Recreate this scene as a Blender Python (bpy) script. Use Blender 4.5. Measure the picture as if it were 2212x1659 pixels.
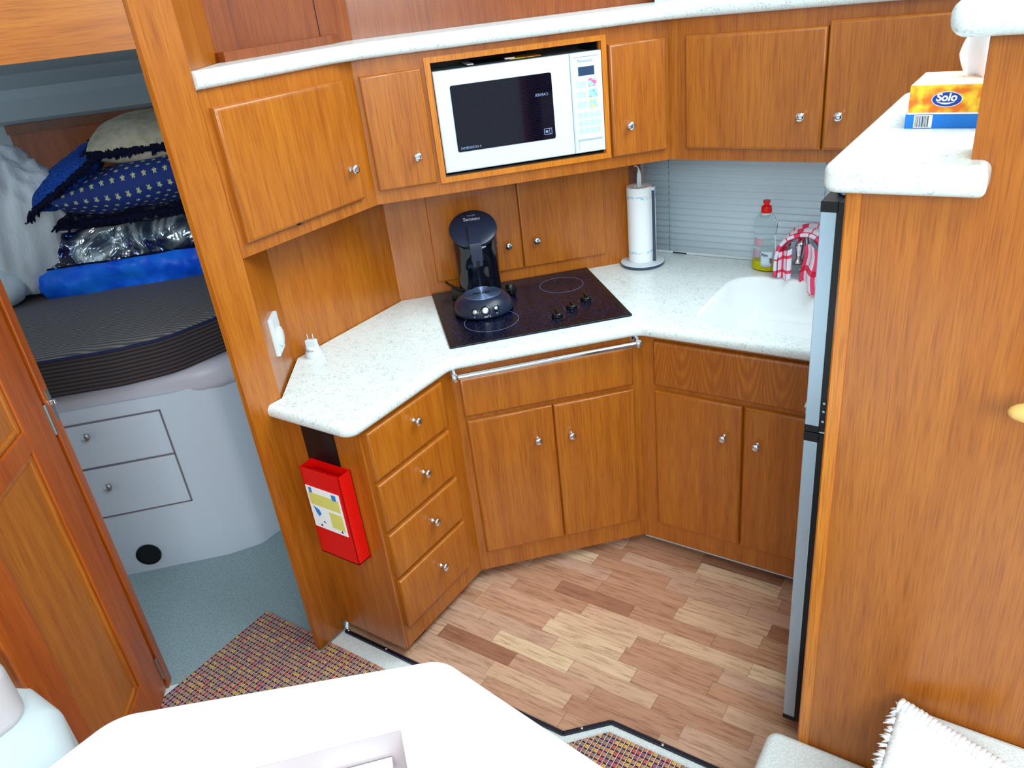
import bpy, bmesh, math, random
from mathutils import Vector, Matrix, noise
from mathutils.geometry import tessellate_polygon
random.seed(7)
for o in list(bpy.data.objects): bpy.data.objects.remove(o)
SC = bpy.context.scene
COL = SC.collection
S = math.sqrt(.5)
PI = math.pi

# ------------------------------------------------------------------ camera
cam_d = bpy.data.cameras.new('camera'); cam = bpy.data.objects.new('camera', cam_d); COL.objects.link(cam)
RX, UP, BK = Vector((0.831108, 0.545809, -0.10655)), Vector((-0.171601, 0.433953, 0.884442)), Vector((0.528974, -0.716783, 0.454323))
m = Matrix((RX, UP, BK)).transposed().to_4x4(); m.translation = Vector((0, 0, 1.91)); cam.matrix_world = m
cam_d.sensor_width = 36; cam_d.lens = 1680 / 2212 * 36; cam_d.clip_start = .02
SC.camera = cam

# ------------------------------------------------------------------ light
w = bpy.data.worlds.new('world'); SC.world = w; w.use_nodes = True
bg = w.node_tree.nodes['Background']; bg.inputs[0].default_value = (.74, .92, 1.0, 1); bg.inputs[1].default_value = .54
def area(name, loc, target, sx, sy, power, col=(1, 1, 1)):
    d = bpy.data.lights.new(name, 'AREA'); d.shape = 'RECTANGLE'; d.size = sx; d.size_y = sy; d.energy = power; d.color = col
    o = bpy.data.objects.new(name, d); COL.objects.link(o); o.location = loc
    o.rotation_euler = (Vector(target) - Vector(loc)).to_track_quat('-Z', 'Y').to_euler(); return o
area('windscreen_daylight', (.6, 2.2, 3.6), (-.8, 1.6, .9), 2.6, 1.6, 112, (.80, .95, 1))
area('saloon_window_daylight', (1.5, -1.6, 2.7), (-.7, 1.6, .9), 2.0, 1.2, 92, (.86, .97, 1))
area('saloon_port_window_daylight', (-1.5, -2.0, 2.5), (-.9, 1.8, .6), 1.8, .9, 11, (.86, .97, 1))
area('step_fill_light', (.35, .15, 3.3), (-.1, 1.2, .3), 1.3, 1.0, 24, (.86, .97, 1))  # added fill lamp out of view, brightens the carpeted steps
area('cabin_fill_light', (-3.35, 1.2, 2.02), (-3.1, 1.5, 1.0), .5, .5, 10.5, (.66, .84, 1))  # added fill lamp under the deckhead to lift the dark cabin; no hatch modelled
SC.view_settings.view_transform = 'Standard'; SC.view_settings.look = 'None'
SC.view_settings.exposure = 0.24; SC.view_settings.gamma = 1; SC.view_settings.use_curve_mapping = False

# ------------------------------------------------------------------ materials
def lin(c): return tuple((x / 12.92 if x <= .04045 else ((x + .055) / 1.055) ** 2.4) for x in c)
def rgb(r, g, b): return lin((r / 255, g / 255, b / 255)) + (1,)
class NT:
    def __init__(s, name):
        s.m = bpy.data.materials.new(name); s.m.use_nodes = True; s.t = s.m.node_tree; s.b = s.t.nodes['Principled BSDF']
    def n(s, typ, **k):
        nd = s.t.nodes.new(typ)
        for a, v in k.items():
            if a.startswith('i_'):
                key = a[2:]; key = int(key) if key.isdigit() else key.replace('_', ' ')
                nd.inputs[key].default_value = v
            else: setattr(nd, a, v)
        return nd
    def l(s, a, b): s.t.links.new(a, b)
    def math(s, op, a, b=None, c=None):
        nd = s.n('ShaderNodeMath', operation=op)
        for i, v in enumerate((a, b, c)):
            if v is None: continue
            if isinstance(v, (int, float)): nd.inputs[i].default_value = v
            else: s.l(v, nd.inputs[i])
        return nd.outputs[0]
    def ramp(s, fac, stops, const=False):
        r = s.n('ShaderNodeValToRGB'); e = r.color_ramp.elements
        if const: r.color_ramp.interpolation = 'CONSTANT'
        while len(e) < len(stops): e.new(.5)
        for x, (p, c) in zip(e, stops): x.position = p; x.color = c
        s.l(fac, r.inputs[0]); return r.outputs[0]
    def mix(s, fac, a, b, mode='MIX'):
        nd = s.n('ShaderNodeMix', data_type='RGBA', blend_type=mode)
        for k, v in ((0, fac), (6, a), (7, b)):
            if isinstance(v, (int, float, tuple)): nd.inputs[k].default_value = v
            else: s.l(v, nd.inputs[k])
        return nd.outputs[2]
    def bump(s, h, strength=.2, dist=.002):
        b = s.n('ShaderNodeBump'); b.inputs['Strength'].default_value = strength; b.inputs['Distance'].default_value = dist
        s.l(h, b.inputs['Height']); s.l(b.outputs[0], s.b.inputs['Normal'])
def plain(name, col, rough=.5, metal=0, spec=.5, bump=None, trans=0, coat=0, alpha=1, ior=1.45):
    k = NT(name); b = k.b; b.inputs['Base Color'].default_value = col; b.inputs['Roughness'].default_value = rough
    b.inputs['Metallic'].default_value = metal; b.inputs['Specular IOR Level'].default_value = spec
    b.inputs['Transmission Weight'].default_value = trans; b.inputs['Coat Weight'].default_value = coat; b.inputs['Alpha'].default_value = alpha
    b.inputs['IOR'].default_value = ior
    if bump:
        tc = k.n('ShaderNodeTexCoord'); nz = k.n('ShaderNodeTexNoise'); nz.inputs['Scale'].default_value = bump[0]; nz.inputs['Detail'].default_value = 3
        k.l(tc.outputs['Object'], nz.inputs['Vector']); k.bump(nz.outputs[0], bump[1], bump[2])
    return k.m
def wood(name, base, dark, light, axis='z', rough=.3, figure=0.0, coat=.25):
    k = NT(name); tc = k.n('ShaderNodeTexCoord'); oi = k.n('ShaderNodeObjectInfo')
    off = k.n('ShaderNodeVectorMath', operation='SCALE'); cmb = k.n('ShaderNodeCombineXYZ')
    for i in range(3): k.l(oi.outputs['Random'], cmb.inputs[i])
    k.l(cmb.outputs[0], off.inputs[0]); off.inputs['Scale'].default_value = 17.3
    add = k.n('ShaderNodeVectorMath', operation='ADD'); k.l(tc.outputs['Object'], add.inputs[0]); k.l(off.outputs[0], add.inputs[1])
    def mp(a, b):
        q = k.n('ShaderNodeMapping'); sc = {'z': (a, a, b), 'x': (b, a, a), 'y': (a, b, a)}[axis]
        q.inputs['Scale'].default_value = sc; k.l(add.outputs[0], q.inputs[0]); return q.outputs[0]
    n1 = k.n('ShaderNodeTexNoise'); n1.inputs['Scale'].default_value = 1; n1.inputs['Detail'].default_value = 4; n1.inputs['Roughness'].default_value = .6
    k.l(mp(34, 1.9), n1.inputs['Vector'])
    n2 = k.n('ShaderNodeTexNoise'); n2.inputs['Scale'].default_value = 1; n2.inputs['Detail'].default_value = 3
    k.l(mp(380, 11), n2.inputs['Vector'])
    n3 = k.n('ShaderNodeTexNoise'); n3.inputs['Scale'].default_value = 1; n3.inputs['Detail'].default_value = 1; n3.inputs['Distortion'].default_value = .6
    k.l(mp(5, .9), n3.inputs['Vector'])
    c = k.ramp(n1.outputs[0], [(.16, dark), (.5, base), (.84, light)])
    c = k.mix(.16, c, k.ramp(n3.outputs[0], [(.3, dark), (.7, light)]))
    fine = k.ramp(n2.outputs[0], [(.36, (.72, .62, .52, 1)), (.5, (1, 1, 1, 1)), (.66, (1.10, 1.12, 1.16, 1))])
    c = k.mix(.75, c, fine, 'MULTIPLY')
    if figure:
        mpn = k.n('ShaderNodeMapping'); mpn.inputs['Scale'].default_value = (9.5, 9.5, 9.5); k.l(tc.outputs['Object'], mpn.inputs[0])
        sx = k.n('ShaderNodeSeparateXYZ'); k.l(mpn.outputs[0], sx.inputs[0])
        fx = k.math('SUBTRACT', k.math('FRACT', sx.outputs[0]), .5)
        nn = k.n('ShaderNodeTexNoise'); nn.inputs['Scale'].default_value = 8; k.l(tc.outputs['Object'], nn.inputs['Vector'])
        v = k.math('ADD', k.math('MULTIPLY', k.math('MULTIPLY', fx, fx), 14), k.math('MULTIPLY', sx.outputs[2], -1.6))
        v = k.math('ADD', v, k.math('MULTIPLY', nn.outputs[0], 1.2))
        rg = k.math('SINE', k.math('MULTIPLY', v, 6))
        c = k.mix(k.math('MULTIPLY', k.math('ADD', k.math('MULTIPLY', rg, .5), .5), figure), c, dark)
    k.l(c, k.b.inputs['Base Color']); k.b.inputs['Roughness'].default_value = rough; k.b.inputs['Coat Weight'].default_value = coat
    k.b.inputs['Coat Roughness'].default_value = .22
    k.bump(n2.outputs[0], .05, .0006); return k.m
M = {}
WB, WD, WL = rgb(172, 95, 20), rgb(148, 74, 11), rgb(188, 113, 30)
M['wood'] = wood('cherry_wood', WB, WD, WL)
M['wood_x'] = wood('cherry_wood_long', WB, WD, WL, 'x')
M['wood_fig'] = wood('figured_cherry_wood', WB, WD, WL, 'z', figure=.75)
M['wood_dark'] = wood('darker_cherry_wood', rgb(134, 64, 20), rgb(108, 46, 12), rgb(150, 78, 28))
M['wood_pale'] = wood('edge_cherry_wood', rgb(200, 116, 22), rgb(184, 100, 16), rgb(210, 130, 36))
M['wood_red'] = wood('red_cherry_wood', rgb(168, 76, 8), rgb(138, 54, 4), rgb(184, 92, 14))
M['pine'] = wood('pale_limed_wood', rgb(224, 208, 204), rgb(208, 190, 186), rgb(238, 228, 226), 'x')
M['recess'] = plain('pale_limed_lining', rgb(214, 200, 202), .5)
M['rail_wood'] = plain('pale_varnished_wood', rgb(235, 190, 110), .35, bump=(20, .1, .001))

def speckle(name, base, spec, amt=.5, rough=.25):
    k = NT(name); tc = k.n('ShaderNodeTexCoord')
    a = k.n('ShaderNodeTexNoise'); a.inputs['Scale'].default_value = 190; a.inputs['Detail'].default_value = 4; k.l(tc.outputs['Object'], a.inputs['Vector'])
    b = k.n('ShaderNodeTexNoise'); b.inputs['Scale'].default_value = 40; b.inputs['Detail'].default_value = 4; k.l(tc.outputs['Object'], b.inputs['Vector'])
    f = k.ramp(a.outputs[0], [(.48, (0, 0, 0, 1)), (.66, (1, 1, 1, 1))])
    g = k.ramp(b.outputs[0], [(.40, (.25, .25, .25, 1)), (.64, (1, 1, 1, 1))])
    fac = k.math('MULTIPLY', k.math('MULTIPLY', f, g), amt)
    k.l(k.mix(fac, base, spec), k.b.inputs['Base Color']); k.b.inputs['Roughness'].default_value = rough; return k.m
M['solid'] = speckle('speckled_solid_surface', rgb(228, 236, 234), rgb(138, 152, 156), .6)
M['sink'] = plain('white_basin', rgb(236, 240, 240), .2)
M['chrome'] = plain('chrome', (.75, .78, .82, 1), .12, 1)
M['steel'] = plain('brushed_steel', (.52, .66, .78, 1), .34, .55)
M['nickel'] = plain('dull_nickel', (.45, .45, .43, 1), .35, 1)
M['white'] = plain('white_plastic', rgb(212, 224, 230), .3)
M['white_matte'] = plain('white_moulding', rgb(205, 214, 224), .5)
M['cabin_white'] = plain('cabin_headlining', rgb(206, 218, 226), .7)
M['bed_white'] = plain('white_gelcoat', rgb(205, 212, 224), .35)
M['lip_white'] = plain('pinkish_gelcoat', rgb(196, 192, 202), .4)
M['groove'] = plain('drawer_groove', rgb(120, 110, 118), .6)
M['black'] = plain('black_plastic', rgb(14, 14, 18), .35)
M['black_gloss'] = plain('glossy_black', rgb(6, 7, 18), .12, coat=.3)
M['dark_blue_plastic'] = plain('matt_blue_black_plastic', rgb(28, 36, 56), .33)
M['charcoal'] = plain('charcoal_rim', rgb(58, 72, 92), .4)
M['paper'] = plain('white_paper', rgb(244, 246, 248), .8)
M['red'] = plain('red_plastic', rgb(222, 8, 6), .35)
M['grey_btn'] = plain('silver_button', rgb(190, 200, 212), .25, .5)
M['blue_box'] = plain('blue_card', rgb(10, 120, 215), .5)
M['navy'] = plain('navy_print', rgb(8, 62, 160), .5)
M['ink'] = plain('dark_ink', rgb(20, 24, 34), .6)
M['grey_ink'] = plain('grey_ink', rgb(130, 150, 190), .6)
M['print_blue'] = plain('pale_blue_print', rgb(178, 216, 240), .5)
M['sticker_yellow'] = plain('yellow_print', rgb(222, 216, 112), .6)
M['sticker_blue'] = plain('blue_print', rgb(50, 130, 205), .6)
M['orange'] = None
M['sofa'] = plain('white_vinyl', rgb(205, 216, 218), .45, bump=(60, .1, .001))
M['sofa_pink'] = plain('off_white_vinyl', rgb(196, 188, 190), .5, bump=(60, .1, .001))
M['table'] = plain('white_table_laminate', rgb(246, 246, 246), .3)
M['cord'] = plain('black_cord', rgb(10, 10, 14), .5)
M['trimblack'] = plain('black_floor_trim', rgb(22, 22, 40), .4)
M['carpet'] = None

def two_noise(name, c1, c2, scale, rough=.9, bump=.4, dist=.004, detail=5, lo=.4, hi=.6, aniso=None):
    k = NT(name); tc = k.n('ShaderNodeTexCoord'); a = k.n('ShaderNodeTexNoise'); a.inputs['Scale'].default_value = scale; a.inputs['Detail'].default_value = detail
    src = tc.outputs['Object']
    if aniso:
        mp = k.n('ShaderNodeMapping'); mp.inputs['Scale'].default_value = aniso; k.l(src, mp.inputs[0]); src = mp.outputs[0]
    k.l(src, a.inputs['Vector'])
    k.l(k.ramp(a.outputs[0], [(lo, c1), (hi, c2)]), k.b.inputs['Base Color']); k.b.inputs['Roughness'].default_value = rough
    k.b.inputs['Specular IOR Level'].default_value = .2
    k.bump(a.outputs[0], bump, dist); return k.m
M['carpet'] = two_noise('short_white_carpet', rgb(222, 230, 230), rgb(242, 246, 244), 260)
M['cabin_carpet'] = two_noise('grey_blue_cabin_carpet', rgb(140, 160, 166), rgb(162, 180, 184), 180)
M['fringe'] = two_noise('white_shag', rgb(236, 242, 244), rgb(252, 252, 252), 200)
M['cooktop'] = two_noise('speckled_black_glass', rgb(2, 2, 9), rgb(26, 36, 80), 210, .30, .02, .0003, 4, .50, .68)
M['cooktop'].node_tree.nodes['Principled BSDF'].inputs['Specular IOR Level'].default_value = .28
M['orange'] = two_noise('orange_autumn_leaf_print', rgb(238, 120, 40), rgb(255, 214, 60), 34, .5, 0, 0, 2, .42, .6)
M['peach'] = plain('peach_card', rgb(250, 196, 170), .5)
M['duvet'] = two_noise('white_satin_duvet', rgb(214, 222, 232), rgb(240, 244, 250), 9, .38, .9, .03, 5, .3, .7, (1, 1, .35))
M['satin'] = two_noise('pale_blue_satin', rgb(200, 220, 234), rgb(226, 238, 246), 6, .3, .3, .01)
M['bag_blue'] = two_noise('blue_nylon', rgb(10, 84, 230), rgb(30, 130, 255), 9, .38, .8, .012, 3, .35, .65)
M['foil'] = None
M['blue_plush'] = two_noise('royal_blue_plush', rgb(16, 52, 130), rgb(34, 84, 180), 160, .9, .5, .004)
M['navy_fringe'] = two_noise('navy_fringe', rgb(8, 10, 34), rgb(18, 22, 60), 200, .95, .6, .01)
M['beige'] = two_noise('beige_linen', rgb(176, 166, 146), rgb(196, 186, 164), 30, .85, .3, .003)
M['floral'] = two_noise('dark_floral_tapestry', rgb(14, 16, 42), rgb(120, 112, 108), 46, .9, .3, .003, 4, .55, .75)
M['china'] = two_noise('blue_and_white_pattern', rgb(30, 84, 190), rgb(228, 238, 250), 46, .4, 0, 0, 3, .40, .48)
M['towel_paper'] = None
def foil():
    k = NT('clear_shiny_vinyl'); tc = k.n('ShaderNodeTexCoord'); a = k.n('ShaderNodeTexNoise'); a.inputs['Scale'].default_value = 4.5; a.inputs['Detail'].default_value = 2; a.inputs['Distortion'].default_value = 2.6
    k.l(tc.outputs['Object'], a.inputs['Vector'])
    k.l(k.ramp(a.outputs[0], [(.36, rgb(14, 34, 100)), (.50, rgb(96, 112, 124)), (.60, rgb(210, 220, 230))]), k.b.inputs['Base Color'])  # bright crinkle highlights painted into the colour as pale patches
    k.b.inputs['Roughness'].default_value = .10; k.b.inputs['Metallic'].default_value = .6; k.b.inputs['Coat Weight'].default_value = 1
    k.bump(a.outputs[0], 1, .05); return k.m
M['foil'] = foil()
def rolled():
    k = NT('printed_kitchen_paper'); tc = k.n('ShaderNodeTexCoord'); sx = k.n('ShaderNodeSeparateXYZ'); k.l(tc.outputs['Object'], sx.inputs[0])
    a = k.n('ShaderNodeTexNoise'); a.inputs['Scale'].default_value = 90; a.inputs['Detail'].default_value = 2; k.l(tc.outputs['Object'], a.inputs['Vector'])
    z = k.math('ADD', sx.outputs[2], k.math('MULTIPLY', a.outputs[0], .012))
    b1 = k.math('LESS_THAN', k.math('ABSOLUTE', k.math('SUBTRACT', z, .252)), .006)
    b2 = k.math('LESS_THAN', k.math('ABSOLUTE', k.math('SUBTRACT', z, .046)), .005)
    bb = k.math('MULTIPLY', k.math('ADD', b1, b2), k.math('GREATER_THAN', a.outputs[0], .52))
    k.l(k.mix(k.math('MULTIPLY', bb, .7), rgb(240, 243, 246), rgb(140, 196, 225)), k.b.inputs['Base Color']); k.b.inputs['Roughness'].default_value = .9
    return k.m
M['towel_paper'] = rolled()
def stripes(name, c1, c2, axis, freq, duty=.5, rough=.6, wob=0):
    k = NT(name); tc = k.n('ShaderNodeTexCoord'); sx = k.n('ShaderNodeSeparateXYZ'); k.l(tc.outputs['Object'], sx.inputs[0])
    v = sx.outputs[axis]
    if wob:
        a = k.n('ShaderNodeTexNoise'); a.inputs['Scale'].default_value = 3; k.l(tc.outputs['Object'], a.inputs['Vector']); v = k.math('ADD', v, k.math('MULTIPLY', a.outputs[0], wob))
    f = k.math('LESS_THAN', k.math('FRACT', k.math('MULTIPLY', v, freq)), duty)
    k.l(k.mix(f, c1, c2), k.b.inputs['Base Color']); k.b.inputs['Roughness'].default_value = rough; return k
kk = stripes('microwave_window', rgb(6, 4, 14), rgb(20, 16, 34), 2, 190, .45, .08); kk.b.inputs['Coat Weight'].default_value = .3; kk.b.inputs['Specular IOR Level'].default_value = .4; M['mw_window'] = kk.m
M['mattress_top'] = stripes('grey_striped_ticking', rgb(134, 126, 122), rgb(84, 82, 90), 1, 62, .5, .85, .10).m
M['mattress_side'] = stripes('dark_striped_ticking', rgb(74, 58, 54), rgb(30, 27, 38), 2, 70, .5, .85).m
def stars():
    k = NT('star_print_quilt'); tc = k.n('ShaderNodeTexCoord'); mp = k.n('ShaderNodeMapping'); mp.inputs['Scale'].default_value = (18, 18, 18)
    k.l(tc.outputs['UV'], mp.inputs[0]); sx = k.n('ShaderNodeSeparateXYZ'); k.l(mp.outputs[0], sx.inputs[0])
    row = k.math('FLOOR', sx.outputs[1]); xo = k.math('ADD', sx.outputs[0], k.math('MULTIPLY', k.math('MODULO', row, 2), .5))
    fx = k.math('SUBTRACT', k.math('FRACT', xo), .5); fy = k.math('SUBTRACT', k.math('FRACT', sx.outputs[1]), .5)
    r = k.math('SQRT', k.math('ADD', k.math('MULTIPLY', fx, fx), k.math('MULTIPLY', fy, fy)))
    th = k.math('ARCTAN2', fx, fy)
    lim = k.math('ADD', .11, k.math('MULTIPLY', k.math('POWER', k.math('ABSOLUTE', k.math('COSINE', k.math('MULTIPLY', th, 2.5))), 2.2), .13))
    f = k.math('LESS_THAN', r, lim)
    k.l(k.mix(f, rgb(20, 46, 120), rgb(196, 196, 150)), k.b.inputs['Base Color']); k.b.inputs['Roughness'].default_value = .8; return k.m
M['stars'] = stars()
def planks():
    k = NT('mixed_hardwood_strip_floor'); tc = k.n('ShaderNodeTexCoord'); sx = k.n('ShaderNodeSeparateXYZ'); k.l(tc.outputs['Object'], sx.inputs[0])
    y = k.math('DIVIDE', k.math('SUBTRACT', sx.outputs[1], 1.31), .0605); row = k.math('FLOOR', y)
    wn = k.n('ShaderNodeTexWhiteNoise', noise_dimensions='1D'); k.l(row, wn.inputs['W'])
    x = k.math('ADD', k.math('DIVIDE', sx.outputs[0], .285), k.math('MULTIPLY', wn.outputs['Value'], 7.3)); col = k.math('FLOOR', x)
    cb = k.n('ShaderNodeCombineXYZ'); k.l(row, cb.inputs[0]); k.l(col, cb.inputs[1])
    w2 = k.n('ShaderNodeTexWhiteNoise', noise_dimensions='2D'); k.l(cb.outputs[0], w2.inputs['Vector'])
    base = k.ramp(w2.outputs['Value'], [(0, rgb(164, 112, 86)), (.12, rgb(188, 136, 106)), (.4, rgb(206, 156, 124)), (.62, rgb(210, 168, 142)), (.85, rgb(222, 180, 146)), (1, rgb(236, 204, 166))])
    vo = k.n('ShaderNodeVectorMath', operation='ADD'); k.l(tc.outputs['Object'], vo.inputs[0]); k.l(w2.outputs['Color'], vo.inputs[1])
    mp = k.n('ShaderNodeMapping'); mp.inputs['Scale'].default_value = (9, 95, 1); k.l(vo.outputs[0], mp.inputs[0])
    a = k.n('ShaderNodeTexNoise'); a.inputs['Scale'].default_value = 1; a.inputs['Detail'].default_value = 6; a.inputs['Roughness'].default_value = .7; k.l(mp.outputs[0], a.inputs['Vector'])
    g = k.ramp(a.outputs[0], [(.38, (.56, .48, .44, 1)), (.48, (.92, .9, .88, 1)), (.56, (1.0, 1.0, 1.0, 1)), (.7, (1.12, 1.1, 1.1, 1))])
    c = k.mix(.8, base, g, 'MULTIPLY')
    ex = k.math('FRACT', x); ey = k.math('FRACT', y)
    sm = k.math('MAXIMUM', k.math('LESS_THAN', ex, .006), k.math('LESS_THAN', ey, .022))
    c = k.mix(k.math('MULTIPLY', sm, .55), c, rgb(84, 50, 26))
    k.l(c, k.b.inputs['Base Color']); k.b.inputs['Roughness'].default_value = .33; k.b.inputs['Coat Weight'].default_value = .5; k.b.inputs['Coat Roughness'].default_value = .3
    return k.m
M['planks'] = planks()
def woven():
    k = NT('woven_multicolour_matting'); tc = k.n('ShaderNodeTexCoord'); sx = k.n('ShaderNodeSeparateXYZ'); k.l(tc.outputs['Object'], sx.inputs[0])
    u = k.math('DIVIDE', sx.outputs[0], .0135); v = k.math('DIVIDE', sx.outputs[1], .0165)
    cb = k.n('ShaderNodeCombineXYZ'); k.l(k.math('FLOOR', u), cb.inputs[0]); k.l(k.math('FLOOR', v), cb.inputs[1])
    w2 = k.n('ShaderNodeTexWhiteNoise', noise_dimensions='2D'); k.l(cb.outputs[0], w2.inputs['Vector'])
    c = k.ramp(w2.outputs['Value'], [(0, rgb(196, 138, 98)), (.30, rgb(160, 122, 102)), (.55, rgb(206, 92, 76)), (.68, rgb(222, 166, 74)), (.84, rgb(160, 92, 110)), (.93, rgb(196, 138, 98))], True)
    fu = k.math('FRACT', u); fv = k.math('FRACT', v)
    c = k.mix(k.math('LESS_THAN', fv, .28), c, rgb(34, 28, 56))
    c = k.mix(k.math('LESS_THAN', fu, .30), c, rgb(92, 62, 70))
    c = k.mix(k.math('MULTIPLY', k.math('LESS_THAN', fu, .17), k.math('GREATER_THAN', k.math('FRACT', k.math('MULTIPLY', v, 3)), .3)), c, rgb(240, 232, 232))
    k.l(c, k.b.inputs['Base Color']); k.b.inputs['Roughness'].default_value = .85; return k.m
M['woven'] = woven()
def checks():
    k = NT('red_check_tea_towel'); tc = k.n('ShaderNodeTexCoord'); sx = k.n('ShaderNodeSeparateXYZ'); k.l(tc.outputs['UV'], sx.inputs[0])
    fu = k.math('FRACT', k.math('MULTIPLY', sx.outputs[0], 4.0)); fv = k.math('FRACT', k.math('MULTIPLY', sx.outputs[1], 2.2))
    a = k.math('LESS_THAN', fu, .27); b = k.math('LESS_THAN', fv, .22)
    thin = k.math('LESS_THAN', k.math('ABSOLUTE', k.math('SUBTRACT', fu, .66)), .03)
    s = k.math('MULTIPLY', k.math('ADD', k.math('ADD', a, b), thin), .5)
    k.l(k.ramp(s, [(0, rgb(232, 226, 240)), (.5, rgb(232, 66, 104)), (1, rgb(212, 16, 50))]), k.b.inputs['Base Color']); k.b.inputs['Roughness'].default_value = .85
    n = k.n('ShaderNodeTexNoise'); n.inputs['Scale'].default_value = 300; k.l(tc.outputs['Object'], n.inputs['Vector']); k.bump(n.outputs[0], .2, .001); return k.m
M['checks'] = checks()
kg = plain('clear_bottle', (.93, .97, .97, 1), .06, trans=1, ior=1.12); M['bottle'] = kg
M['liquid'] = plain('yellow_soap', rgb(240, 228, 0), .15, trans=.2, ior=1.2)
M['glass'] = plain('window_glass', (.9, .97, 1, 1), .03, trans=1, ior=1.05)
M['blind'] = plain('white_aluminium_slats', rgb(246, 250, 252), .35)
_k = M['blind'].node_tree; _t = _k.nodes.new('ShaderNodeBsdfTranslucent'); _t.inputs[0].default_value = (.80, .93, 1, 1); _m = _k.nodes.new('ShaderNodeMixShader'); _m.inputs[0].default_value = .5
_k.links.new(_k.nodes['Principled BSDF'].outputs[0], _m.inputs[1]); _k.links.new(_t.outputs[0], _m.inputs[2]); _k.links.new(_m.outputs[0], _k.nodes['Material Output'].inputs[0])

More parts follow.
